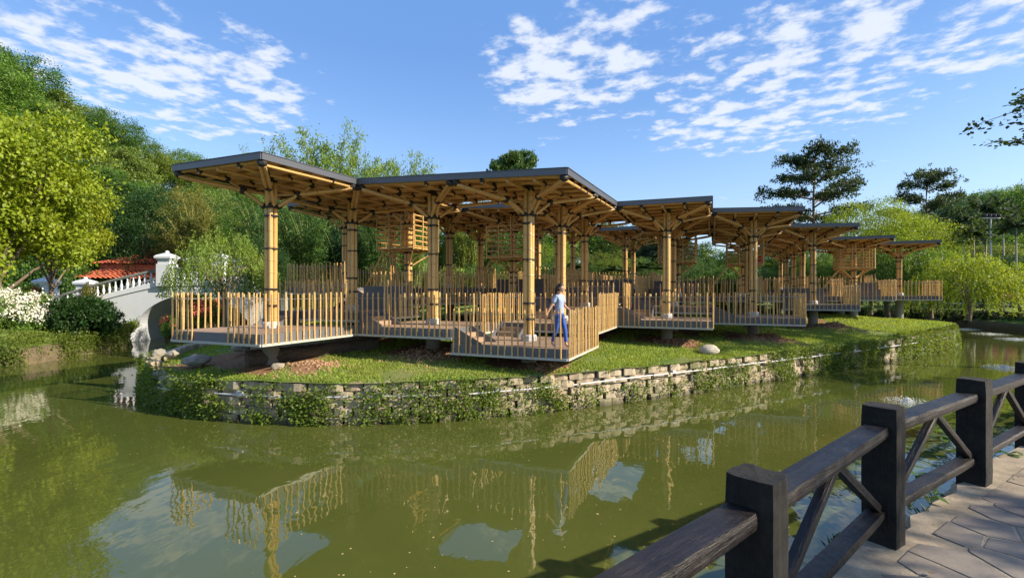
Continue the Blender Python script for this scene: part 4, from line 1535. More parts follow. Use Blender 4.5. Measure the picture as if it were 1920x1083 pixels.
plant('bigleaf', -8, 23.5, 175, 1.1, 9.0, YG, 'large-leaved yellow-green tree nearest on the left bank, reaching the left edge of the picture', rot=1.0)
plant('bigleaf2', 96, 27, 325, 1.1, 5.0, (0.22, 0.27, 0.018), 'lower yellow-green tree standing just left of the white bridge pier', rot=2.4)
# hillside on the left
MARKS = [(-160, 'just outside the left edge'), (0, 'at the left edge of the picture'), (60, 'above the coral flowering bush'), (112, 'above the low end pier of the bridge'), (160, 'above the dark glossy shrub'), (212, 'above the left eave of the tiled shelter'), (262, 'above the tiled roof finial'), (303, 'above the tall bridge pier'),
         (345, 'at the left tip of the nearest canopy'), (400, 'above the feathery weeping tree'), (450, 'left of the nearest column'), (512, 'behind the nearest column'), (575, 'between the first two columns'), (640, 'behind the second column'), (708, 'behind the first hanging cage'), (765, 'just right of the first cage column'), (820, 'behind the third column'),
         (885, 'left of the second cage'), (957, 'behind the second cage'), (1010, 'between the second cage and the woman'), (1060, 'just right above the woman'), (1110, 'in the gap right of the front canopy'), (1160, 'behind the two thin far columns'), (1205, 'under the left part of the third canopy'), (1243, 'behind the third canopy column'), (1300, 'behind the middle cage'),
         (1350, 'below the small far grey canopy corner'), (1410, 'behind the fourth canopy column'), (1465, 'behind the row of far columns'), (1520, 'behind the fifth canopy column'), (1595, 'behind the last cage'), (1684, 'behind the last column'), (1765, 'right of the last canopy tip'), (1812, 'left of the floodlight mast'), (1858, 'behind the floodlight mast'), (1905, 'at the right edge of the picture'), (2040, 'just outside the right edge')]
CW = {}
def auto(px, yt, col, what, tail=''):
    mk = min(MARKS, key=lambda m: abs(m[0] - px))[1]
    r_, g_, b_ = col
    c = 'bright yellow-green' if r_ / g_ > .85 else 'olive green' if r_ / g_ > .66 else 'light green' if g_ > .2 else 'bluish dark green' if b_ / g_ > .35 else 'dark green' if g_ < .13 else 'mid green'
    base = '%s %s %s' % (c, what, mk)
    k = CW.get(base, 0); CW[base] = k + 1
    return base + (tail if k == 0 else [', the lower one', ', the one farther back', ', the lowest one'][min(k - 1, 2)])


hill = [(-30, 58, 95, 14, 'hill1', MG), (20, 66, 88, 13, 'hill3', DG), (75, 68, 148, 12, 'hill2', OG), (110, 60, 190, 11, 'layered2', MG), (160, 78, 205, 12, 'hill1', OG), (205, 76, 214, 12, 'hill3', DG),
        (60, 52, 240, 12, 'layered2', DG), (150, 54, 285, 12, 'layered2', MG), (225, 62, 268, 10, 'hill2', OG), (262, 84, 262, 13, 'hill1', OG), (305, 88, 283, 12, 'hill3', OG), (345, 92, 292, 12, 'hill1', MG),
        (390, 96, 296, 12, 'hill2', OG), (250, 56, 330, 11, 'hill3', MG), (330, 66, 330, 12, 'hill2', OG), (200, 47, 320, 10, 'layered2', DG), (120, 46, 330, 10, 'hill2', DG), (430, 88, 310, 13, 'hill3', OG),
        (300, 50, 350, 9, 'hill1', (0.055, 0.10, 0.018)), (180, 44, 390, 7, 'hill1', DG), (400, 74, 350, 11, 'hill1', MG), (470, 80, 330, 12, 'hill2', MG), (20, 44, 300, 12, 'hill3', DG), (-60, 50, 180, 14, 'hill2', MG), (-140, 56, 120, 16, 'hill1', MG),]
for k, (px, Z, yt, w, kind, col) in enumerate(hill):
    plant(kind, px, Z, yt + (k * 37 % 29) - 14, None, w * (.8 + .035 * (k * 5 % 9)), col, auto(px, yt, col, 'hillside tree'), 'trees of the wooded hillside')
plant('broad1', 268, 41, 338, 1.9, 8.2, (0.026, 0.07, 0.014), 'dark green rounded tree behind the red tiled shelter roof')
plant('broad2', 340, 53, 338, 1.9, 6.8, (0.030, 0.075, 0.014), 'dark green tree with dense crown just right of the tiled shelter, behind the bridge pier')
plant('bamboo3', 372, 38, 350, 2.0, 4.6, (0.16, 0.165, 0.03), 'pale yellowish bamboo clump rising left of the nearest canopy')
plant('bamboo1', 330, 40, 420, 1.9, 3.6, (0.17, 0.16, 0.03), 'low yellow bamboo sprays directly above the bridge pier')
plant('weep3', 420, 25.5, 425, 1.5, 5.6, (0.16, 0.235, 0.035), 'light green feathery weeping tree in front of the white bridge', rot=.7)
plant('broad1', 496, 28.5, 438, 1.5, 3.4, (0.035, 0.08, 0.018), 'dense dark tree on the island behind the nearest column, beside the weeping tree')
plant('poletree', 195, 43, 385, 1.9, 5, DG, 'slender pale-trunked tree, leftmost of three behind the bridge railing')
plant('poletree', 150, 40, 380, 1.9, 4.5, MG, 'slender pale-trunked tree above the left end of the bridge railing')
plant('poletree', 240, 47, 370, 1.9, 6, DG, 'slender pale-trunked tree right of its twin, left of the shelter roof')
# bamboo groves behind the pavilion
bam = [(430, 40, 395, 6.5, 'bamboo1', MG), (500, 36, 372, 6, 'bamboo3', DG), (470, 46, 320, 7, 'bamboo2', OG), (545, 48, 270, 8, 'bamboo2', LG), (622, 46, 232, 9, 'bamboo1', LG), (700, 47, 262, 8, 'bamboo2', LG), (765, 47, 285, 7, 'bamboo1', LG),
       (580, 34, 380, 6, 'bamboo3', DG), (650, 36, 390, 6, 'bamboo3', BG), (715, 35, 385, 6, 'bamboo1', DG), (610, 40, 330, 7, 'bamboo1', MG), (700, 41, 335, 7, 'bamboo3', DG), (560, 42, 345, 7, 'bamboo2', MG), (770, 40, 370, 6, 'bamboo1', MG),
       (875, 52, 372, 6, 'bamboo3', (0.13, 0.17, 0.02)), (820, 54, 345, 7, 'bamboo2', MG)]
for k, (px, Z, yt, w, kind, col) in enumerate(bam):
    plant(kind, px, Z, yt, 1.9, w, col, auto(px, yt, col, 'feathery bamboo clump'), 'bamboo clumps of the grove')
plant('umbrella', 965, 75, 270, 2.5, 8.5, (0.06, 0.12, 0.03), 'flat-topped umbrella-shaped tree whose crown just shows above the pavilion roof', rot=.4)
for k, (px, Z, yt, w, kind, col) in enumerate([(930, 60, 425, 8, 'hill2', DG), (1010, 64, 395, 10, 'hill1', MG), (1060, 66, 415, 9, 'bamboo2', LG), (1100, 70, 400, 10, 'hill3', MG), (1145, 68, 412, 9, 'hill1', (0.07, 0.125, 0.02)),
                                               (1195, 74, 408, 10, 'hill2', DG), (1245, 62, 425, 8, 'hill2', (0.022, 0.045, 0.026)), (1225, 76, 415, 11, 'hill1', BG), (1300, 72, 452, 11, 'hill1', LG), (1350, 66, 462, 10, 'bamboo2', LG),
                                               (1400, 64, 466, 9, 'hill3', LG), (1120, 50, 462, 6, 'bamboo1', (0.12, 0.16, 0.02)), (1030, 54, 455, 7, 'bamboo3', LG), (1470, 62, 455, 10, 'bamboo1', MG), (1530, 60, 450, 10, 'bamboo2', MG), (960, 78, 400, 12, 'hill3', MG), (880, 70, 400, 12, 'hill1', DG)]):
    plant(kind, px, Z, yt, 2.2, w, col, auto(px, yt, col, 'tree'), 'trees seen between the columns')
# ground cover row to close the gaps low down behind the decks
for k in range(34):
    px = 470 + 34 * k
    Z = 43 + 9 * rt.random() + (6 if k > 18 else 0)
    kd = rt.choice(['bush1', 'bush2', 'bamboo3']); cl_ = rt.choice([DG, MG, DG, LG])
    plant(kd, px, Z, rt.uniform(480, 512), 1.9, rt.uniform(3.5, 5.5), cl_, auto(px, 500, cl_, {'bush1': 'low small-leaved shrub', 'bush2': 'low broad-leaved shrub', 'bamboo3': 'low bamboo'}[kd]), 'low greenery behind the decks')
for px, Z, yt, lab in ((1078, 42, 492, 'leftmost'), (1218, 41, 490, 'right'), (1160, 44, 497, 'middle')):
    plant('palm2', px, Z, yt, 2.1, 4.2, (0.06, 0.11, 0.03), 'short feathery palm, ' + lab + ' of the three seen low between the middle columns')
# tall trees on the right
plant('layered1', 1527, 62, 266, 2.0, 12.6, (0.036, 0.062, 0.024), 'tall dark spreading tree with open tiers above the third canopy, left of the two', rot=.3)
plant('layered2', 1737, 66, 304, 2.0, 11.2, (0.034, 0.06, 0.024), 'tall dark spreading tree with flat tiers, right of the two on the skyline', rot=1.7)
for k, (px, Z, yt, w, kind, col, lab) in enumerate([
        (1632, 48, 362, 10, 'broad3', (0.17, 0.25, 0.022), 'bright yellow-green bamboo crown behind the far canopies, left of the two'),
        (1705, 50, 386, 9, 'broad1', (0.17, 0.24, 0.022), 'bright yellow-green bamboo crown right of its taller neighbour'),
        (1665, 42, 440, 8.4, 'weep1', (0.08, 0.15, 0.022), 'mid green weeping bamboo right behind the last column'),
        (1745, 40, 448, 8.0, 'weep2', (0.11, 0.19, 0.024), 'green weeping bamboo just right of the last canopy'),
        (1815, 35.5, 470, 8.0, 'weep1', (0.22, 0.30, 0.022), 'bright weeping bamboo hanging over the water on the right'),
        (1600, 44, 470, 6, 'bamboo1', MG, 'dark green bamboo behind the slatted cage on the far right')]):
    plant(kind, px, Z, yt, 1.3 if k < 5 else 2, w, col, lab, rot=k * 1.3)
right_bg = [(1790, 95, 365, 15, 'hill1', BG), (1850, 100, 352, 16, 'hill3', MG), (1910, 92, 345, 15, 'hill2', DG), (1960, 80, 330, 14, 'hill1', MG), (1885, 74, 395, 11, 'hill2', OG), (1830, 78, 405, 11, 'hill3', MG), (1770, 82, 400, 11, 'hill2', DG),
            (1925, 66, 430, 10, 'hill1', MG), (1860, 62, 455, 9, 'hill1', OG), (1800, 64, 455, 9, 'hill3', OG), (1900, 56, 468, 8, 'hill2', BG), (1945, 52, 480, 8, 'hill1', DG), (2030, 70, 380, 14, 'hill3', DG), (1740, 86, 405, 11, 'hill1', MG)]
for k, (px, Z, yt, w, kind, col) in enumerate(right_bg):
    plant(kind, px, Z, yt, None, w, col, auto(px, yt, col, 'slope tree'), 'trees of the slope on the right')
palms = [(1806, 52, 385, 8.5, 'rightmost but one'), (1850, 54, 362, 9.5, 'tallest'), (1758, 56, 392, 8, 'leftmost'), (1905, 50, 396, 8.5, 'rightmost'), (1826, 47, 412, 7, 'shortest'), (1880, 58, 372, 8.5, 'second tallest')]
for k, (px, Z, yt, w, lab) in enumerate(palms):
    plant('palm1', px, Z, yt, 2.0, w * .52, (0.045, 0.085, 0.035), 'slim-trunked dark palm, ' + lab + ' of the group at the upper right', 'palms on the right slope')
# trees of the near right bank: one shades the walkway from outside the picture, the other's branch tips enter it
def plant_xy(kind, x, y, gz, H, width, col, label, rot):
    return plant(kind, 960 + 887 * x / y, y, 549 - (gz + H - EYE) * 887 / y, gz, width, col, label, rot=rot)


plant_xy('overhang', 27.4, 17.6, 1.3, 12.6, 13.4, (0.03, 0.055, 0.02), 'dark tree at the right edge, only its leafy branch tips in the picture', 2.2)
_t = plant('layered1', 0, 10, 300, 1.4, 11, (0.04, 0.07, 0.02), 'dark shade tree on the near bank just outside the right edge, over the walkway', rot=1.1)
for _o in [_t] + list(_t.children):
    if _o.parent: _o.matrix_parent_inverse = Matrix(); _o.matrix_basis = Matrix.Diagonal((8, 8, 8.5, 1))
    else: _o.matrix_basis = Matrix.Translation((14.2, -2.3, 1.4)) @ Matrix.Rotation(1.1, 4, 'Z')

# shrubs on the left bank
M_PET = m_simple('white_petals', (0.80, 0.78, 0.66), 0.7, 0.1, 20, 0.05)
M_PINK = m_simple('pink_petals', (0.75, 0.16, 0.14), 0.7, 0.2, 20, 0.05)


def blossom(parent, name, m, c, rxyz, n, size, seed):
    r = np.random.default_rng(seed)
    cl = 46
    q = r.normal(size=(cl, 3)); q /= np.linalg.norm(q, axis=1)[:, None]; q[:, 2] = np.abs(q[:, 2]) * .9 - .15; q[:, 1] = -np.abs(q[:, 1])
    C = np.array(c) + q * np.array(rxyz) * r.uniform(.9, 1.06, (cl, 1))
    idx = r.integers(0, cl, n)
    P = C[idx] + r.normal(0, size * 1.3, (n, 3))
    V = leaf_quads(P, r.normal(size=(n, 3)) + np.array([0, -.4, .5]), size * r.uniform(.6, 1.2, n), size * .45, r)
    o = bpy.data.objects.new(name, leaf_mesh(name, V, r.random(n), m)); link(o, parent); o['kind'] = 'stuff'
    return o


def shrub(px, Z, ytop, gz, w, col, label, kind='bush1', flower=None, seed=1, frac=1.0, fsize=.1):
    o = plant(kind, px, Z, ytop, gz, w, col, label)
    if flower is not None:
        x = (px - 960) / 887 * Z; zt = EYE + (549 - ytop) / 887 * Z
        blossom(o, 'blossoms', flower, (x, Z, (gz + zt) / 2), (w / 2 * .98, w / 2 * .9, (zt - gz) / 2 * 1.05), int(1500 * frac), fsize, seed)
    return o


shrub(14, 23.4, 535, .9, 2.6, MG, 'bush of white blossom at the left edge of the bank', flower=M_PET, seed=3, frac=1.6)
shrub(72, 24.2, 546, .9, 2.3, MG, 'bush of white blossom beside the dark green shrub on the bank', flower=M_PET, seed=4, frac=1.3)
shrub(-50, 22.8, 525, .9, 3.0, MG, 'bush of white blossom mostly cut off by the left edge of the picture', flower=M_PET, seed=5, frac=1.2)
shrub(66, 27, 528, 1.1, 1.2, MG, 'small coral red flowering bush behind the white blossom', flower=M_PINK, seed=6, frac=.6, fsize=.07)
shrub(160, 24.9, 549, 1.0, 3.0, (0.022, 0.062, 0.012), 'dark glossy green shrub at the foot of the white bridge', kind='bush2')
shrub(128, 24.3, 560, .9, 1.8, (0.028, 0.07, 0.012), 'small mid green shrub in front of the darker one by the bridge', kind='bush2')
shrub(180, 30.5, 524, 1.2, 2.0, (0.12, 0.13, 0.02), 'yellowish shrub behind the bridge railing near its left pier')
shrub(398, 26.5, 556, 1.3, 2.0, MG, 'pink flowering bush seen behind the nearest deck railing', flower=M_PINK, seed=8, frac=.9, fsize=.08)
shrub(316, 25.5, 588, .9, .8, MG, 'tiny pink flowering plant at the water under the bridge arch', flower=M_PINK, seed=9, frac=.12, fsize=.06)
for px_, Z_, yt_, w_, lab_ in ((128, 37, 478, 4.5, 'dark shadowy bush on the slope above the low end pier of the bridge'), (172, 39, 470, 5, 'dark shadowy bush behind the sloping bridge railing, left of the tiled shelter'), (60, 36, 470, 5.5, 'dark shadowy bush on the slope behind the white blossom bushes'), (222, 52, 455, 6, 'dark shadowy bush behind the tiled shelter roof')):
    plant('bush1', px_, Z_, yt_, 1.0, w_, DG, lab_)
# cover plants on the left bank face
r = np.random.default_rng(21)
Vs, Ts = [], []
bank = [(-34, 18), (-26, 19.2), (-21.6, 20.6), (-21.9, 24.5), (-22.6, 27.6), (-24.2, 29.4)]
bl = np.array(bank); bs = np.concatenate([[0], np.cumsum(np.hypot(*np.diff(bl, axis=0).T))])
for k in range(2600):
    s = r.uniform(0, bs[-1]); x, y = np.interp(s, bs, bl[:, 0]), np.interp(s, bs, bl[:, 1])
    if math.sin(s * 1.7) + math.sin(s * .63 + 2) < -.8 and r.random() < .8: continue
    z = r.uniform(.03, 1.0)
    m_ = 22
    c = np.array([x + .35 * (1 - z) + .1, y - .35 * (1 - z) - .1, z])
    if k % 2:
        w = r.uniform(0, 2.2); c = np.array([x - w * .5, y + w, .8 + .2 * w])
    P = c + r.normal(0, .13, (m_, 3)); P[:, 2] = np.maximum(P[:, 2], .01)
    L = r.uniform(.06, .13, m_)
    Vs.append(leaf_quads(P, r.normal(0, .6, (m_, 3)) + np.array([.3, -.5, .1]), L, L * .3, r)); Ts.append(np.full(m_, r.random() * .6) + r.random(m_) * .4)
o = bpy.data.objects.new('bank_plants', leaf_mesh('bank_plants', np.vstack(Vs), np.concatenate(Ts))); o.color = (0.11, 0.16, 0.025, 1)
link(o); tag(o, 'low green plants trailing down the earth bank on the left', 'ground cover', kind='stuff')
# far right bank: dark clipped hedge along the water
hb = [(53, 36.5), (40.2, 35.6), (41.8, 44), (36, 51.5), (30, 60), (21, 80)]
for k in range(20):
    t = k / 19 * (len(hb) - 1); i0 = min(int(t), len(hb) - 2); f = t - i0
    x = hb[i0][0] * (1 - f) + hb[i0 + 1][0] * f + .6; y = hb[i0][1] * (1 - f) + hb[i0 + 1][1] * f
    o = bpy.data.objects.new('hedge_plant', PROTO['bush1'][0]); s_ = 1.5
    link(o, None, Matrix.Translation((x, y, .35)) @ Matrix.Rotation(k * 1.7, 4, 'Z') @ Matrix.Diagonal((s_, s_, 1.3, 1)))
    o.color = (0.014, 0.03, 0.012, 1)
    _px = 960 + 887 * x / y
    tag(o, auto(_px, 590, (.014, .03, .005), 'hedge plant'), 'hedge', 'hedge plants on the far right bank')
# far dark timber fence on that bank, and the red walled house behind
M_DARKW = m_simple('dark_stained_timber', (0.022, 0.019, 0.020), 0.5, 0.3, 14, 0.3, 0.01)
FF = empty('far_timber_fence', (40.5, 37, 1.3))
tag(FF, 'distant dark timber fence with thin rails along the far right bank', 'fence')
fl = [(53, 37.3), (41.0, 36.6), (42.8, 44), (38, 50)]
fs = np.concatenate([[0], np.cumsum(np.hypot(*np.diff(np.array(fl), axis=0).T))])
s = 0
prev = None
while s < fs[-1]:
    x, y = np.interp(s, fs, [q[0] for q in fl]), np.interp(s, fs, [q[1] for q in fl])
    B().box(-.13, .13, -.13, .13, .6, 2.35, mat=Matrix.Translation((x, y, 0))).obj('post', [M_DARKW], FF)
    if prev:
        for zz, m_ in ((2.15, M_PVC), (1.5, M_DARKW)):
            g = B().tube([(prev[0], prev[1], zz), (x, y, zz)], .055, 6); g.obj('rail', [m_], FF)
    prev = (x, y)
    s += 2.0
M_REDW = m_simple('dark_red_wall', (0.24, 0.022, 0.028), 0.8, 0.12, 5, 0.1)
HS = empty('red_walled_building', (52, 47, 1.5))
tag(HS, 'low dark red walled building with a pale string course behind the far right fence', 'building')
hm = Matrix.Translation((53.5, 47.5, 1.5)) @ Matrix.Rotation(R(-6), 4, 'Z')
B().box(-5.5, 9, 0, 6, 1.1, 4.0, mat=hm).obj('red_wall', [M_REDW], HS)
B().box(-5.52, 9.02, -.06, 6, 2.55, 2.72, mat=hm).obj('string_course', [M_STRIP], HS)
B().box(-5.2, 8.7, .5, 5.5, -.5, 1.1, mat=hm).obj('dark_base', [M_DARKW], HS)  # near-black timber base set back under the red wall
B().box(-6, 9.5, -.7, 6.5, 4.0, 4.15, mat=hm).obj('flat_roof', [M_DARKW], HS)
for k in range(5):
    B().box(-5 + 3 * k, -4.9 + 3 * k, -.08, 0, 1.1, 2.55, mat=hm).obj('wall_batten', [M_STRIP], HS)
# floodlight mast
MS = empty('floodlight_mast', (50.6, 50, 2.0))
tag(MS, 'slim pale floodlight mast with a row of lamps on its crossbar at the upper right', 'mast')
mx = 50.6
B().tube([(mx, 50, 1.5), (mx, 50, 11.1)], [.11, .07], 8).obj('mast_pole', [M_PVC], MS)
B().box(mx - .95, mx + .95, 49.9, 50.0, 11.0, 11.1).obj('crossbar', [M_PVC], MS)
for k in range(4):
    B().lathe([(.12, 0), (.23, .12), (.24, .34), (.05, .4)], 8, c=(mx - .72 + .48 * k, 49.95, 11.11)).obj('floodlight', [M_BLACK], MS)
# ------------------------------------------------------------ walkway in the foreground
PZ = 1.45
D2 = Vector((.8471, .5314, 0)); N2 = Vector((.5314, -.8471, 0))       # along the fence, and onto the walkway
F0 = Vector((2.56, 3.26, 0))                                         # the second post
def W3(u, v, z): return F0 + D2 * u + N2 * v + Vector((0, 0, z))


def m_mortar():
    m, T = mat('sandy_mortar'); p = geop(T)
    n = T.noise(p, 6, 6, .65); n2 = T.noise(p, 60, 4, .6)
    c = T.mix(T.mr(n, .35, .65), (0.21, 0.17, 0.12), (0.36, 0.295, 0.21))
    c = T.mix(T.m('MULTIPLY', T.mr(n2, .5, .7), .4), c, (0.16, 0.12, 0.08))
    out(T, bsdf(T, c, .95, bump(T, T.m('ADD', n, T.m('MULTIPLY', n2, .5)), .6, .015)))
    return m


def m_flag():
    m, T = mat('flagstone'); p = geop(T); r_ = rnd(T)
    n = T.noise(p, 3.2, 7, .65, .4); n2 = T.noise(p, 45, 4, .6); n3 = T.noise(p, 1.2, 3, .5)
    c = T.ramp(r_, [(0, (0.185, 0.145, 0.11)), (.25, (0.21, 0.13, 0.095)), (.5, (0.16, 0.14, 0.11)), (.75, (0.26, 0.205, 0.135)), (1, (0.135, 0.12, 0.10))])
    c = T.mix(T.mr(n, .42, .66), c, (0.30, 0.24, 0.17))
    c = T.mix(T.m('MULTIPLY', T.mr(n3, .45, .6), .5), c, (0.13, 0.125, 0.125))
    c = T.mix(T.m('MULTIPLY', T.mr(n2, .5, .75), .3), c, (0.11, 0.09, 0.08))
    out(T, bsdf(T, c, T.mr(n, .3, .7, .55, .85), bump(T, T.m('ADD', n, T.m('MULTIPLY', n2, .35)), .5, .012)))
    return m


M_MORT, M_FLAG = m_mortar(), m_flag()
b = B(); rr = random.Random(12)
# ragged water-side edge
edge = []
u = -6.0
while u < 40:
    edge.append((u, (-.04 if u > -1.2 else .12) + rr.uniform(-.05, .05) + .04 * math.sin(u * 1.7))); u += .22
top = [tuple(W3(u, v, PZ)) for u, v in edge]; inn = [tuple(W3(u, 6.5, PZ)) for u, v in edge]
low = [tuple(W3(u, v - .10 + rr.uniform(-.04, .04), PZ - .16)) for u, v in edge]; low2 = [tuple(W3(u, v - .22 + rr.uniform(-.06, .06), PZ - 1.9)) for u, v in edge]
n = len(edge)
V = top + inn + low + low2
F = []
for k in range(n - 1):
    F += [(k, n + k, n + k + 1, k + 1), (k, k + 1, 2 * n + k + 1, 2 * n + k), (2 * n + k, 2 * n + k + 1, 3 * n + k + 1, 3 * n + k)]
pth = bpy.data.objects.new('path', mk_mesh('path', V, F, [M_MORT]))
link(pth); tag(pth, kind='structure')
# irregular paving: clipped cells of scattered seeds
def clip(poly, a, b_, c):
    o = []
    for k in range(len(poly)):
        p, q = poly[k], poly[(k + 1) % len(poly)]
        dp, dq = a * p[0] + b_ * p[1] - c, a * q[0] + b_ * q[1] - c
        if dp <= 0: o.append(p)
        if (dp < 0) != (dq < 0) and abs(dp - dq) > 1e-12:
            t = dp / (dp - dq); o.append((p[0] + (q[0] - p[0]) * t, p[1] + (q[1] - p[1]) * t))
    return o


seeds = []
for tr in range(6000):
    p = (rr.uniform(-2.5, 16), rr.uniform(-.05, 5.8))
    m_ = .20 + .22 * rr.random() + .025 * max(0, p[0])
    # stones are longer across the walkway than along it
    if all(((p[0] - q[0]) / .72) ** 2 + ((p[1] - q[1]) / 1.35) ** 2 > m_ ** 2 for q in seeds): seeds.append(p)
stones = []
for k, p in enumerate(seeds):
    poly = [(-3.2, .14), (17, .14), (17, 6.2), (-3.2, 6.2)]
    for q in seeds:
        if q is p: continue
        if abs(q[0] - p[0]) > 3 or abs(q[1] - p[1]) > 4: continue
        a, b_ = (q[0] - p[0]), (q[1] - p[1]) * .55
        mx_, my_ = (p[0] + q[0]) / 2, (p[1] + q[1]) / 2
        poly = clip(poly, a, b_, a * mx_ + b_ * my_)
        if len(poly) < 3: break
    if len(poly) < 3: continue
    cx, cy = sum(q[0] for q in poly) / len(poly), sum(q[1] for q in poly) / len(poly)
    # shrink to leave joints, roughen the outline
    pts = []
    for a_ in range(len(poly)):
        q0, q1 = poly[a_], poly[(a_ + 1) % len(poly)]
        L = math.dist(q0, q1); nn_ = max(1, int(L / .13))
        for s_ in range(nn_):
            t = s_ / nn_; x, y = q0[0] + (q1[0] - q0[0]) * t, q0[1] + (q1[1] - q0[1]) * t
            d = math.hypot(x - cx, y - cy) + 1e-6
            sh = (.009 + rr.uniform(-.004, .007)) / d
            pts.append((x + (cx - x) * min(sh, .6) + rr.uniform(-.006, .006), y + (cy - y) * min(sh, .6) + rr.uniform(-.006, .006)))
    if len(pts) < 3: continue
    if cy < .25 and rr.random() < .55: continue
    stones.append((pts, cx, cy))
stones.sort(key=lambda s_: (W3(s_[1], s_[2], PZ) - cam.location).length)
for pts, cx, cy in stones[:300]:
    hgt = .0045 + rr.uniform(-.002, .004)
    n = len(pts); V = []
    for z, sh in ((-.02, 0), (hgt - .003, 0), (hgt, .006)):
        for x, y in pts:
            d = math.hypot(x - cx, y - cy) + 1e-6
            V.append(tuple(W3(x + (cx - x) * sh / d, y + (cy - y) * sh / d, PZ + z)))
    F = [tuple(range(2 * n, 3 * n))] + [(r_ * n + k, r_ * n + (k + 1) % n, (r_ + 1) * n + (k + 1) % n, (r_ + 1) * n + k) for r_ in (0, 1) for k in range(n)]
    F = [tuple(reversed(f)) for f in F]
    o = bpy.data.objects.new('flagstone', mk_mesh('flagstone', V, F, [M_FLAG])); link(o, pth)

# ------------------------------------------------------------ timber fence
def m_timber(name, c0, c1, rough):
    m, T = mat(name)
    o = objc(T)
    mp = T.n('ShaderNodeMapping', {0: o, 'Scale': (9, 9, 1.1)}).outputs[0]
    n = T.noise(mp, 3.0, 7, .68, .3); n2 = T.noise(geop(T), 26, 5, .65); n3 = T.noise(o, 3.5, 3, .5)
    c = T.mix(T.mr(n, .3, .72), c0, c1)
    c = T.mix(T.m('MULTIPLY', T.mr(n2, .58, .7), .5), c, tuple(min(1, x * 1.9) for x in c1))
    c = T.mix(T.m('MULTIPLY', T.mr(n3, .48, .66), .55), c, tuple(x * 2.2 for x in (c1[0], c1[1] * 1.1, c1[2] * .8)))
    out(T, bsdf(T, c, T.mr(n2, .3, .7, rough - .1, rough + .2), bump(T, T.m('ADD', n, T.m('MULTIPLY', n2, .25)), .75, .013)))
    return m


M_POST = m_timber('weathered_post_timber', (0.0022, 0.0018, 0.0015), (0.0095, 0.0075, 0.0055), .85)
M_RAIL = m_timber('stained_rail_timber', (0.0055, 0.004, 0.004), (0.014, 0.0095, 0.0088), .4)
FN = empty('timber_fence', tuple(W3(0, 0, PZ)))
tag(FN, 'near-black timber fence of square posts, rails and slanting braces beside the stone walkway', 'fence')
ang = math.atan2(D2.y, D2.x)
PR = Matrix.Rotation(ang, 4, 'Z')


def rough_box(sx, sy, z0, z1, seed, nz=9, amp=.005, top_amp=.010, nx=4):
    """square baulk with worn, uneven edges; local x along the fence"""
    q = random.Random(seed); b = B(); ring = []
    for k in range(4):
        ax, ay = [(-1, -1), (1, -1), (1, 1), (-1, 1)][k]; bx, by = [(1, -1), (1, 1), (-1, 1), (-1, -1)][k]
        for s_ in range(nx):
            t = s_ / nx
            x, y = ax + (bx - ax) * t, ay + (by - ay) * t
            if s_ == 0: x *= .94; y *= .94
            ring.append((x, y))
    n = len(ring)
    zs = [z0 + (z1 - z0) * k / nz for k in range(nz + 1)]
    jit = [(q.uniform(-amp, amp), q.uniform(-amp, amp)) for _ in ring]
    for k, z in enumerate(zs):
        tp = k == nz
        for m_, (x, y) in enumerate(ring):
            e = .965 if tp else 1
            b.V.append((x * sx * e + jit[m_][0] + q.uniform(-amp, amp) * .4, y * sy * e + jit[m_][1] + q.uniform(-amp, amp) * .4, z + (q.uniform(-top_amp, 0) * .35 if tp else 0)))
    for k in range(nz):
        for m_ in range(n):
            m2 = (m_ + 1) % n
            b.F.append((k * n + m_, k * n + m2, (k + 1) * n + m2, (k + 1) * n + m_)); b.M.append(0); b.T.append(0)
    o_ = nz * n
    b.V.append((0, 0, z1 - .003)); c_ = len(b.V) - 1
    for m_ in range(n):
        b.F.append((o_ + m_, o_ + (m_ + 1) % n, c_)); b.M.append(0); b.T.append(0)
    return b


def baulk(name, p, q, w, h, m, seed, roll_up=True):
    """timber from p to q, w wide (level), h high"""
    p, q = Vector(p), Vector(q); d = q - p; L = d.length; d.normalize()
    side = d.cross(Vector((0, 0, 1))).normalized(); up = side.cross(d)
    mw = Matrix(((side.x, up.x, d.x, p.x), (side.y, up.y, d.y, p.y), (side.z, up.z, d.z, p.z), (0, 0, 0, 1)))
    b = rough_box(w / 2, h / 2, 0, L, seed, 6, .0018, 0, 3)
    b.F.append(tuple(range(12))[::-1]); b.M.append(0); b.T.append(0)
    return b.obj(name, [m], FN, mw)


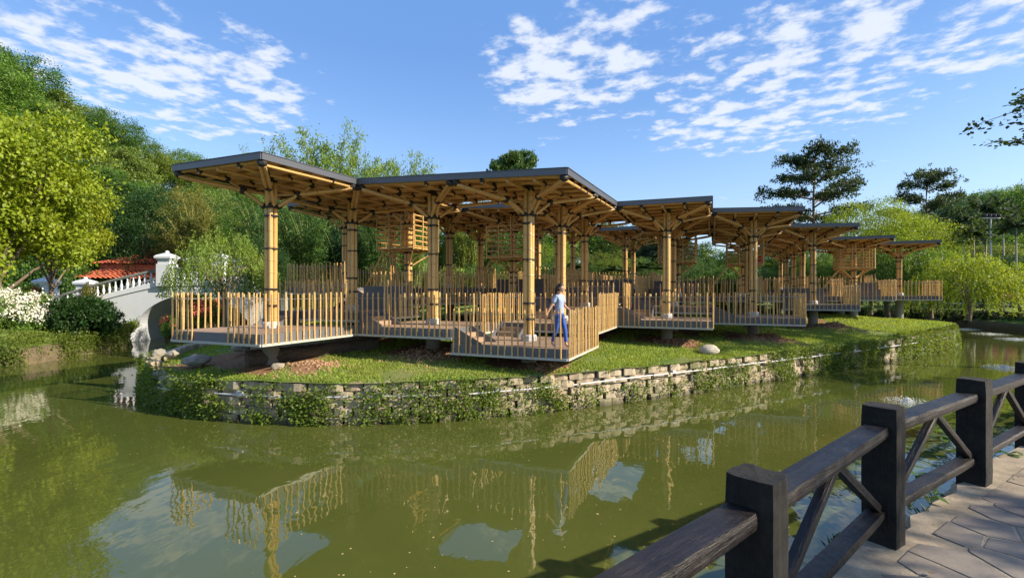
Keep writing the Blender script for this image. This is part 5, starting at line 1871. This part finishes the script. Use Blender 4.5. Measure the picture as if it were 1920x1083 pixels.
SP = 1.905
POSTS = [Vector((-1.95, -.45, 0)), Vector((-.46, .80, 0)), Vector((1.05, 2.03, 0))] + [F0 + D2 * SP * k for k in range(12)]
for k, c in enumerate(POSTS):
    nxt = POSTS[k + 1] if k + 1 < len(POSTS) else c + D2
    prv = POSTS[k - 1] if k else c - D2
    dd = (nxt - prv).normalized()
    rough_box(.098, .104, 0, .25 + .93, 60 + k, 10, .005, .02).obj('post', [M_POST], FN, Matrix.Translation(c + Vector((0, 0, PZ - .25))) @ Matrix.Rotation(math.atan2(dd.y, dd.x) + rr.uniform(-.02, .02), 4, 'Z'))
    if k + 1 < len(POSTS):
        d = (nxt - c).normalized(); Lq = (nxt - c).length; sd_ = Vector((d.y, -d.x, 0))
        Q = lambda u, v, z: c + d * u + sd_ * v + Vector((0, 0, z))
        a, e = .10, Lq - .10
        baulk('top_rail', Q(a, -.012, PZ + .775), Q(e, -.012, PZ + .775), .135, .075, M_RAIL, k * 7 + 1)
        baulk('bottom_rail', Q(a, -.012, PZ + .215), Q(e, -.012, PZ + .215), .10, .065, M_RAIL, k * 7 + 2)
        mid = (a + e) / 2
        baulk('brace', Q(a + .03, .0, PZ + .25), Q(mid - .012, .0, PZ + .738), .05, .055, M_RAIL, k * 7 + 3)
        baulk('brace', Q(e - .03, -.004, PZ + .25), Q(mid + .012, -.004, PZ + .738), .05, .055, M_RAIL, k * 7 + 4)

# plants growing at the walkway's water edge
r = np.random.default_rng(33)
def leafy_plant(u, v, h, n, col, label, seed, L=.11):
    r = np.random.default_rng(seed)
    base = W3(u, v, PZ - .12)
    b = B(); Vs = []
    for k in range(n):
        a = r.uniform(0, 6.28); hh_ = h * r.uniform(.5, 1.1); o = r.uniform(.05, .22)
        p = base + Vector((math.cos(a) * o, math.sin(a) * o, hh_))
        b.tube([base, base + Vector((math.cos(a) * o * .3, math.sin(a) * o * .3, hh_ * .6)), p], [.004, .003, .002], 5, 0, 0, False)
        LL = L * r.uniform(.7, 1.25)
        for s_ in range(4):
            w = a + s_ * 1.57 + r.uniform(-.4, .4)
            d = np.array([math.cos(w), math.sin(w), r.uniform(-.25, .3)]); d /= np.linalg.norm(d)
            S = np.cross(d, [0, 0, 1]); S /= np.linalg.norm(S)
            P = np.array(p)
            Vs.append([P, P + d * LL * .4 + S * LL * .33 + [0, 0, -.012], P + d * LL + [0, 0, -.03], P + d * LL * .4 - S * LL * .33 + [0, 0, -.012]])
    e = empty('leafy_plant', tuple(base)); tag(e, label, 'plant')
    o = bpy.data.objects.new('leaves', leaf_mesh('leaves', np.array(Vs), r.random(len(Vs)))); o.color = (*col, 1); link(o, e); o['kind'] = 'stuff'
    b.obj('stems', [M_CULM], e)
    return e


leafy_plant(1.05, -.20, .34, 8, (0.08, 0.15, 0.025), 'broad-leaved green plant at the water edge seen between the middle fence posts', 1)
leafy_plant(1.35, -.14, .12, 6, (0.05, 0.11, 0.02), 'low green plant against the walkway edge below the broad-leaved one', 2, .09)
leafy_plant(2.5, -.22, .42, 9, (0.10, 0.17, 0.02), 'tall green plant at the water edge just beyond the third fence post', 3)
leafy_plant(3.1, -.16, .2, 8, (0.06, 0.12, 0.02), 'green plant at the water edge near the right side of the picture', 4, .09)
leafy_plant(-.62, -.08, .10, 5, (0.05, 0.09, 0.02), 'small green weed at the walkway edge left of the second fence post', 5, .06)
Vs, Ts = [], []
for k in range(420):
    u = r.uniform(-3, 9) ; v = -.10 + r.normal(0, .06)
    if math.sin(u * 2.9) + math.sin(u * 1.3 + 1) < -.1: continue
    n_ = r.integers(5, 12)
    c = np.array(W3(u, v, PZ - .06 - .25 * r.random() ** 2))
    P = c + r.normal(0, .025, (n_, 3)); D = r.normal(0, .5, (n_, 3)) + np.array([-.3, .4, .9])
    L = r.uniform(.03, .10, n_)
    Vs.append(leaf_quads(P, D, L, L * .09, r)); Ts.append(r.random(n_))
o = bpy.data.objects.new('weeds', leaf_mesh('weeds', np.vstack(Vs), np.concatenate(Ts))); o.color = (0.07, 0.095, 0.02, 1)
link(o); tag(o, 'thin grassy weeds along the broken edge of the stone walkway', 'weeds', kind='stuff')
# dry leaves and twigs on the walkway
Vs = []
for k in range(150):
    u, v = r.uniform(-2, 9), r.uniform(-.25, 4)
    p = np.array(W3(u, v, PZ + .026)); a = r.uniform(0, 6.28); L = r.uniform(.015, .05)
    d = np.array([math.cos(a), math.sin(a), .1]); S = np.array([-d[1], d[0], 0.15]) * r.uniform(.1, .4)
    Vs.append([p, p + d * L * .45 + S * L, p + d * L, p + d * L * .45 - S * L])
M_DRY = m_simple('dry_leaf', (0.16, 0.085, 0.035), .8, .4, 20)
o = bpy.data.objects.new('dry_leaves', leaf_mesh('dry_leaves', np.array(Vs), r.random(len(Vs)), M_DRY)); link(o)
tag(o, 'dry brown leaves and twigs scattered on the stone walkway', 'dry leaves', kind='stuff')
# tiny yellow leaves floating on the water
Vs = []
for k in range(480):
    y = r.uniform(2.5, 11.2) ; x = r.uniform(-1.0, .75) * y + r.normal(0, .5)
    if not inside([(x, y)], POND)[0] or inside([(x, y)], ISLAND)[0]: continue
    if math.sin(x * .9) * math.cos(y * .7 + x * .4) < -.2: continue
    a = r.uniform(0, 6.28); L = r.uniform(.010, .036) * (1 if r.random() > .12 else 1.5)
    d = np.array([math.cos(a), math.sin(a), 0]); S = np.array([-d[1], d[0], 0]) * r.uniform(.2, .45); p = np.array([x, y, .004])
    Vs.append([p, p + d * L * .45 + S * L, p + d * L, p + d * L * .45 - S * L])
M_YLF = m_simple('floating_leaf', (0.50, 0.38, 0.14), .7, .3, 20)
o = bpy.data.objects.new('floating_leaves', leaf_mesh('floating_leaves', np.array(Vs), r.random(len(Vs)), M_YLF)); link(o)
tag(o, 'tiny yellow leaves floating on the green water', 'floating leaves', kind='stuff')

# aerator jets: low domes of spray and foam
M_FOAM = m_simple('white_water', (0.75, 0.78, 0.76), .35, .05, 20)
def jet(px, py, rad, h, seed, label):
    q = random.Random(seed); p = at(px, py, 0)
    b = B()
    for k in range(900):
        a = q.uniform(0, 6.28); t = q.random() ** .8
        rr_ = rad * t
        z = h * max(0, 4 * (t * .9 + .05) * (1 - t)) * q.uniform(.1, 1) if q.random() < .42 else 0.004
        s_ = q.uniform(.003, .011) * (1.2 - .5 * t) * (1 + p.y / 30)
        x, y = p.x + rr_ * math.cos(a), p.y + rr_ * math.sin(a)
        V = [(x + s_, y, z), (x - s_ * .6, y + s_ * .9, z), (x - s_ * .6, y - s_ * .9, z), (x, y, z + s_ * (1.2 if z > .01 else .4))]
        b.add(V, [(0, 1, 3), (1, 2, 3), (2, 0, 3), (0, 2, 1)])
    for k in range(26):
        a = q.uniform(0, 6.28); t = q.uniform(.02, .25)
        b.tube([(p.x + rad * t * math.cos(a) * f, p.y + rad * t * math.sin(a) * f, h * 1.1 * (1 - f ** 2) + .003) for f in (0, .5, 1)], [.006, .01, .006], 4, 0, 0, False)
    o = b.obj('water_jet', [M_FOAM]); tag(o, label, 'fountain')


jet(1702, 754, .62, .13, 1, 'bubbling white foam jet on the water behind the second fence post, nearest of all')
jet(1838, 719, .55, .12, 2, 'low bubbling foam jet right behind the top of the third fence post')
jet(1884, 690, .75, .13, 3, 'low bubbling foam jet near the right edge above the fence rail')
jet(1905, 636, 1.1, .1, 4, 'distant foam jet at the far right edge under the dark hedge')
jet(1856, 626, 1.2, .08, 5, 'distant foam jet just right of the grassy island tip')
jet(1812, 617, 1.2, .08, 6, 'farthest foam jet, touching the island tip in the picture')
# ------------------------------------------------------------ the woman on the lowest deck
def m_skin(name, col, rough=.5): return m_simple(name, col, rough, .06, 12, .03, .002, 0, 4, 0)


M_SKIN = m_skin('skin', (0.46, 0.27, 0.19))
M_SHIRT = m_skin('blue_grey_shirt', (0.27, 0.34, 0.50), .85)
M_JEANS = m_skin('blue_jeans', (0.035, 0.09, 0.36), .85)
M_HAIR = m_skin('dark_brown_hair', (0.022, 0.013, 0.010), .5)
WX, WY, WZ = 1.24, 12.53, LV[-1] + .003
PS = empty('person', (WX + .02, WY - .05, WZ), R(50))
tag(PS, 'woman in blue-grey t-shirt and blue jeans at the corner of the lowest railed deck', 'person')
PW = WM[PS.name]


def skin(name, verts, edges, radii, m, root=0, sub=2, parent=PS):
    me = bpy.data.meshes.new(name); me.from_pydata(verts, edges, []); me.materials.append(m)
    o = bpy.data.objects.new(name, me); link(o, parent, PW)
    md = o.modifiers.new('skin', 'SKIN')
    for k, r_ in enumerate(radii):
        sv = me.skin_vertices[0].data[k]
        rx_, ry_ = (r_, r_) if not isinstance(r_, tuple) else r_
        sv.radius = (rx_, ry_); sv.use_root = (k == root)
    md.use_smooth_shade = True
    sb = o.modifiers.new('sub', 'SUBSURF'); sb.levels = sub; sb.render_levels = sub
    return o


# local frame: she faces -y turned by the parent's rotation (toward the right front); x is her left
vb = [(0, 0, .90), (0, .005, 1.02), (0, .0, 1.20), (0, .01, 1.33), (0, .0, 1.42), (.0, -.015, 1.49), (0, -.02, 1.56),     # 0-6 pelvis..head
      (.085, 0, .86), (.10, -.10, .48), (.085, -.14, .09), (.085, -.24, .028),                                       # 7-10 left leg, forward
      (-.085, 0, .86), (-.07, .06, .48), (-.05, .22, .12), (-.05, .13, .03),                                        # 11-14 right leg, trailing
      (.16, .01, 1.34), (.25, .02, 1.10), (.31, -.16, .96), (.33, -.22, .945),                                      # 15-18 left arm to the rail
      (-.16, .01, 1.34), (-.25, .10, 1.10), (-.33, .16, .93), (-.355, .17, .87)]                                    # 19-22 right arm hanging back
eb_ = [(0, 1), (1, 2), (2, 3), (3, 4), (4, 5), (5, 6), (0, 7), (7, 8), (8, 9), (9, 10), (0, 11), (11, 12), (12, 13), (13, 14), (3, 15), (15, 16), (16, 17), (17, 18), (3, 19), (19, 20), (20, 21), (21, 22)]
rb_ = [(.13, .10), (.115, .085), (.125, .09), (.12, .08), .05, .055, .075, .08, .055, .036, .024, .08, .055, .036, .024, .045, .036, .026, .022, .045, .036, .026, .022]
for (wi, base, dr) in ((18, Vector(vb[18]), Vector((.06, -.75, -.25))), (22, Vector(vb[22]), Vector((-.25, .05, -.95)))):
    dr.normalize(); sd = dr.cross(Vector((0, 0, 1)) if abs(dr.z) < .8 else Vector((0, 1, 0))).normalized()
    for f, (ln, off) in enumerate(((.060, -.024), (.070, -.008), (.066, .008), (.054, .024), (.045, .032))):
        st_ = len(vb)
        k0 = base + sd * off + dr * (.035 if f < 4 else .005)
        k1 = k0 + (dr if f < 4 else (dr + sd * .9).normalized()) * ln * .55
        k2 = k1 + (dr + Vector((0, 0, -.35))).normalized() * ln * .45
        vb += [tuple(k0), tuple(k1), tuple(k2)]
        eb_ += [(wi, st_), (st_, st_ + 1), (st_ + 1, st_ + 2)]
        rb_ += [.010, .0088, .0078]
body = skin('body', vb, eb_, rb_, M_SKIN, 0, 1)
# head: shaped sphere with nose, ears
hb_ = B(); V, F = ico(3, 0, 1, 1)
V = [(x * .074 * (1 - .16 * max(0, -z)), y * .092, z * .112 - .012 * max(0, -y) * max(0, -z)) for x, y, z in V]
hb_.add(V, F)
hb_.add([(-.011, -.088, .0), (.011, -.088, .0), (0, -.112, -.022), (0, -.088, .03)], [(0, 2, 3), (2, 1, 3), (0, 1, 2)])
for s_ in (-1, 1): hb_.tube([(s_ * .068, .0, -.015), (s_ * .082, .012, .018)], [.014, .018], 6)
HM = PW @ Matrix.Translation((0, -.03, 1.575)) @ Matrix.Rotation(R(14), 4, 'X') @ Matrix.Rotation(R(10), 4, 'Z')
hb_.obj('head', [M_SKIN], PS, HM, True)
fb_ = B()
for s_ in (-1, 1): fb_.lathe([(.010, 0), (.006, .004)], 8, c=(s_ * .028, 0, 0))
fe = B()
for s_ in (-1, 1): fe.box(s_ * .028 - .011, s_ * .028 + .011, -.093, -.085, .004, .012)
fe.obj('eyes', [M_HAIR], PS, HM)
B().box(-.02, .02, -.0925, -.08, -.052, -.045).obj('mouth', [m_skin('lips', (0.32, 0.09, 0.08))], PS, HM)
V, F = ico(3, .05, 5, 1)
hv = []
for x, y, z in V:
    yy = y * .104 + .016; zz = z * .122 + .016
    if y < -.35 and z < .45: yy = max(yy, -.062); zz = zz
    if z < -.2: x *= .92
    hv.append((x * .087, yy if not (y < -.2 and z < .35) else yy * .35, zz))
hr = B().add(hv, F)
hr.tube([(0, .085, .01), (.01, .12, -.06), (.015, .11, -.17), (.01, .10, -.24)], [.05, .045, .03, .008], 8)
hr.obj('hair', [M_HAIR], PS, HM, True)
skin('t_shirt', [(0, 0, .885), (0, .0, 1.05), (0, 0, 1.20), (0, .01, 1.32), (0, .005, 1.40), (.15, .01, 1.35), (.225, .02, 1.17), (-.15, .01, 1.35), (-.225, .07, 1.17)],
     [(0, 1), (1, 2), (2, 3), (3, 4), (3, 5), (5, 6), (3, 7), (7, 8)], [(.158, .12), (.13, .10), (.145, .105), (.135, .095), .065, .065, .058, .065, .058], M_SHIRT, 1)
skin('jeans', [(0, 0, .96), (0, 0, .88), (.085, 0, .82), (.102, -.10, .48), (.087, -.138, .14), (-.085, 0, .82), (-.07, .06, .48), (-.052, .205, .16)],
     [(0, 1), (1, 2), (2, 3), (3, 4), (1, 5), (5, 6), (6, 7)], [(.13, .105), (.135, .11), .085, .062, .046, .085, .062, .046], M_JEANS, 1)
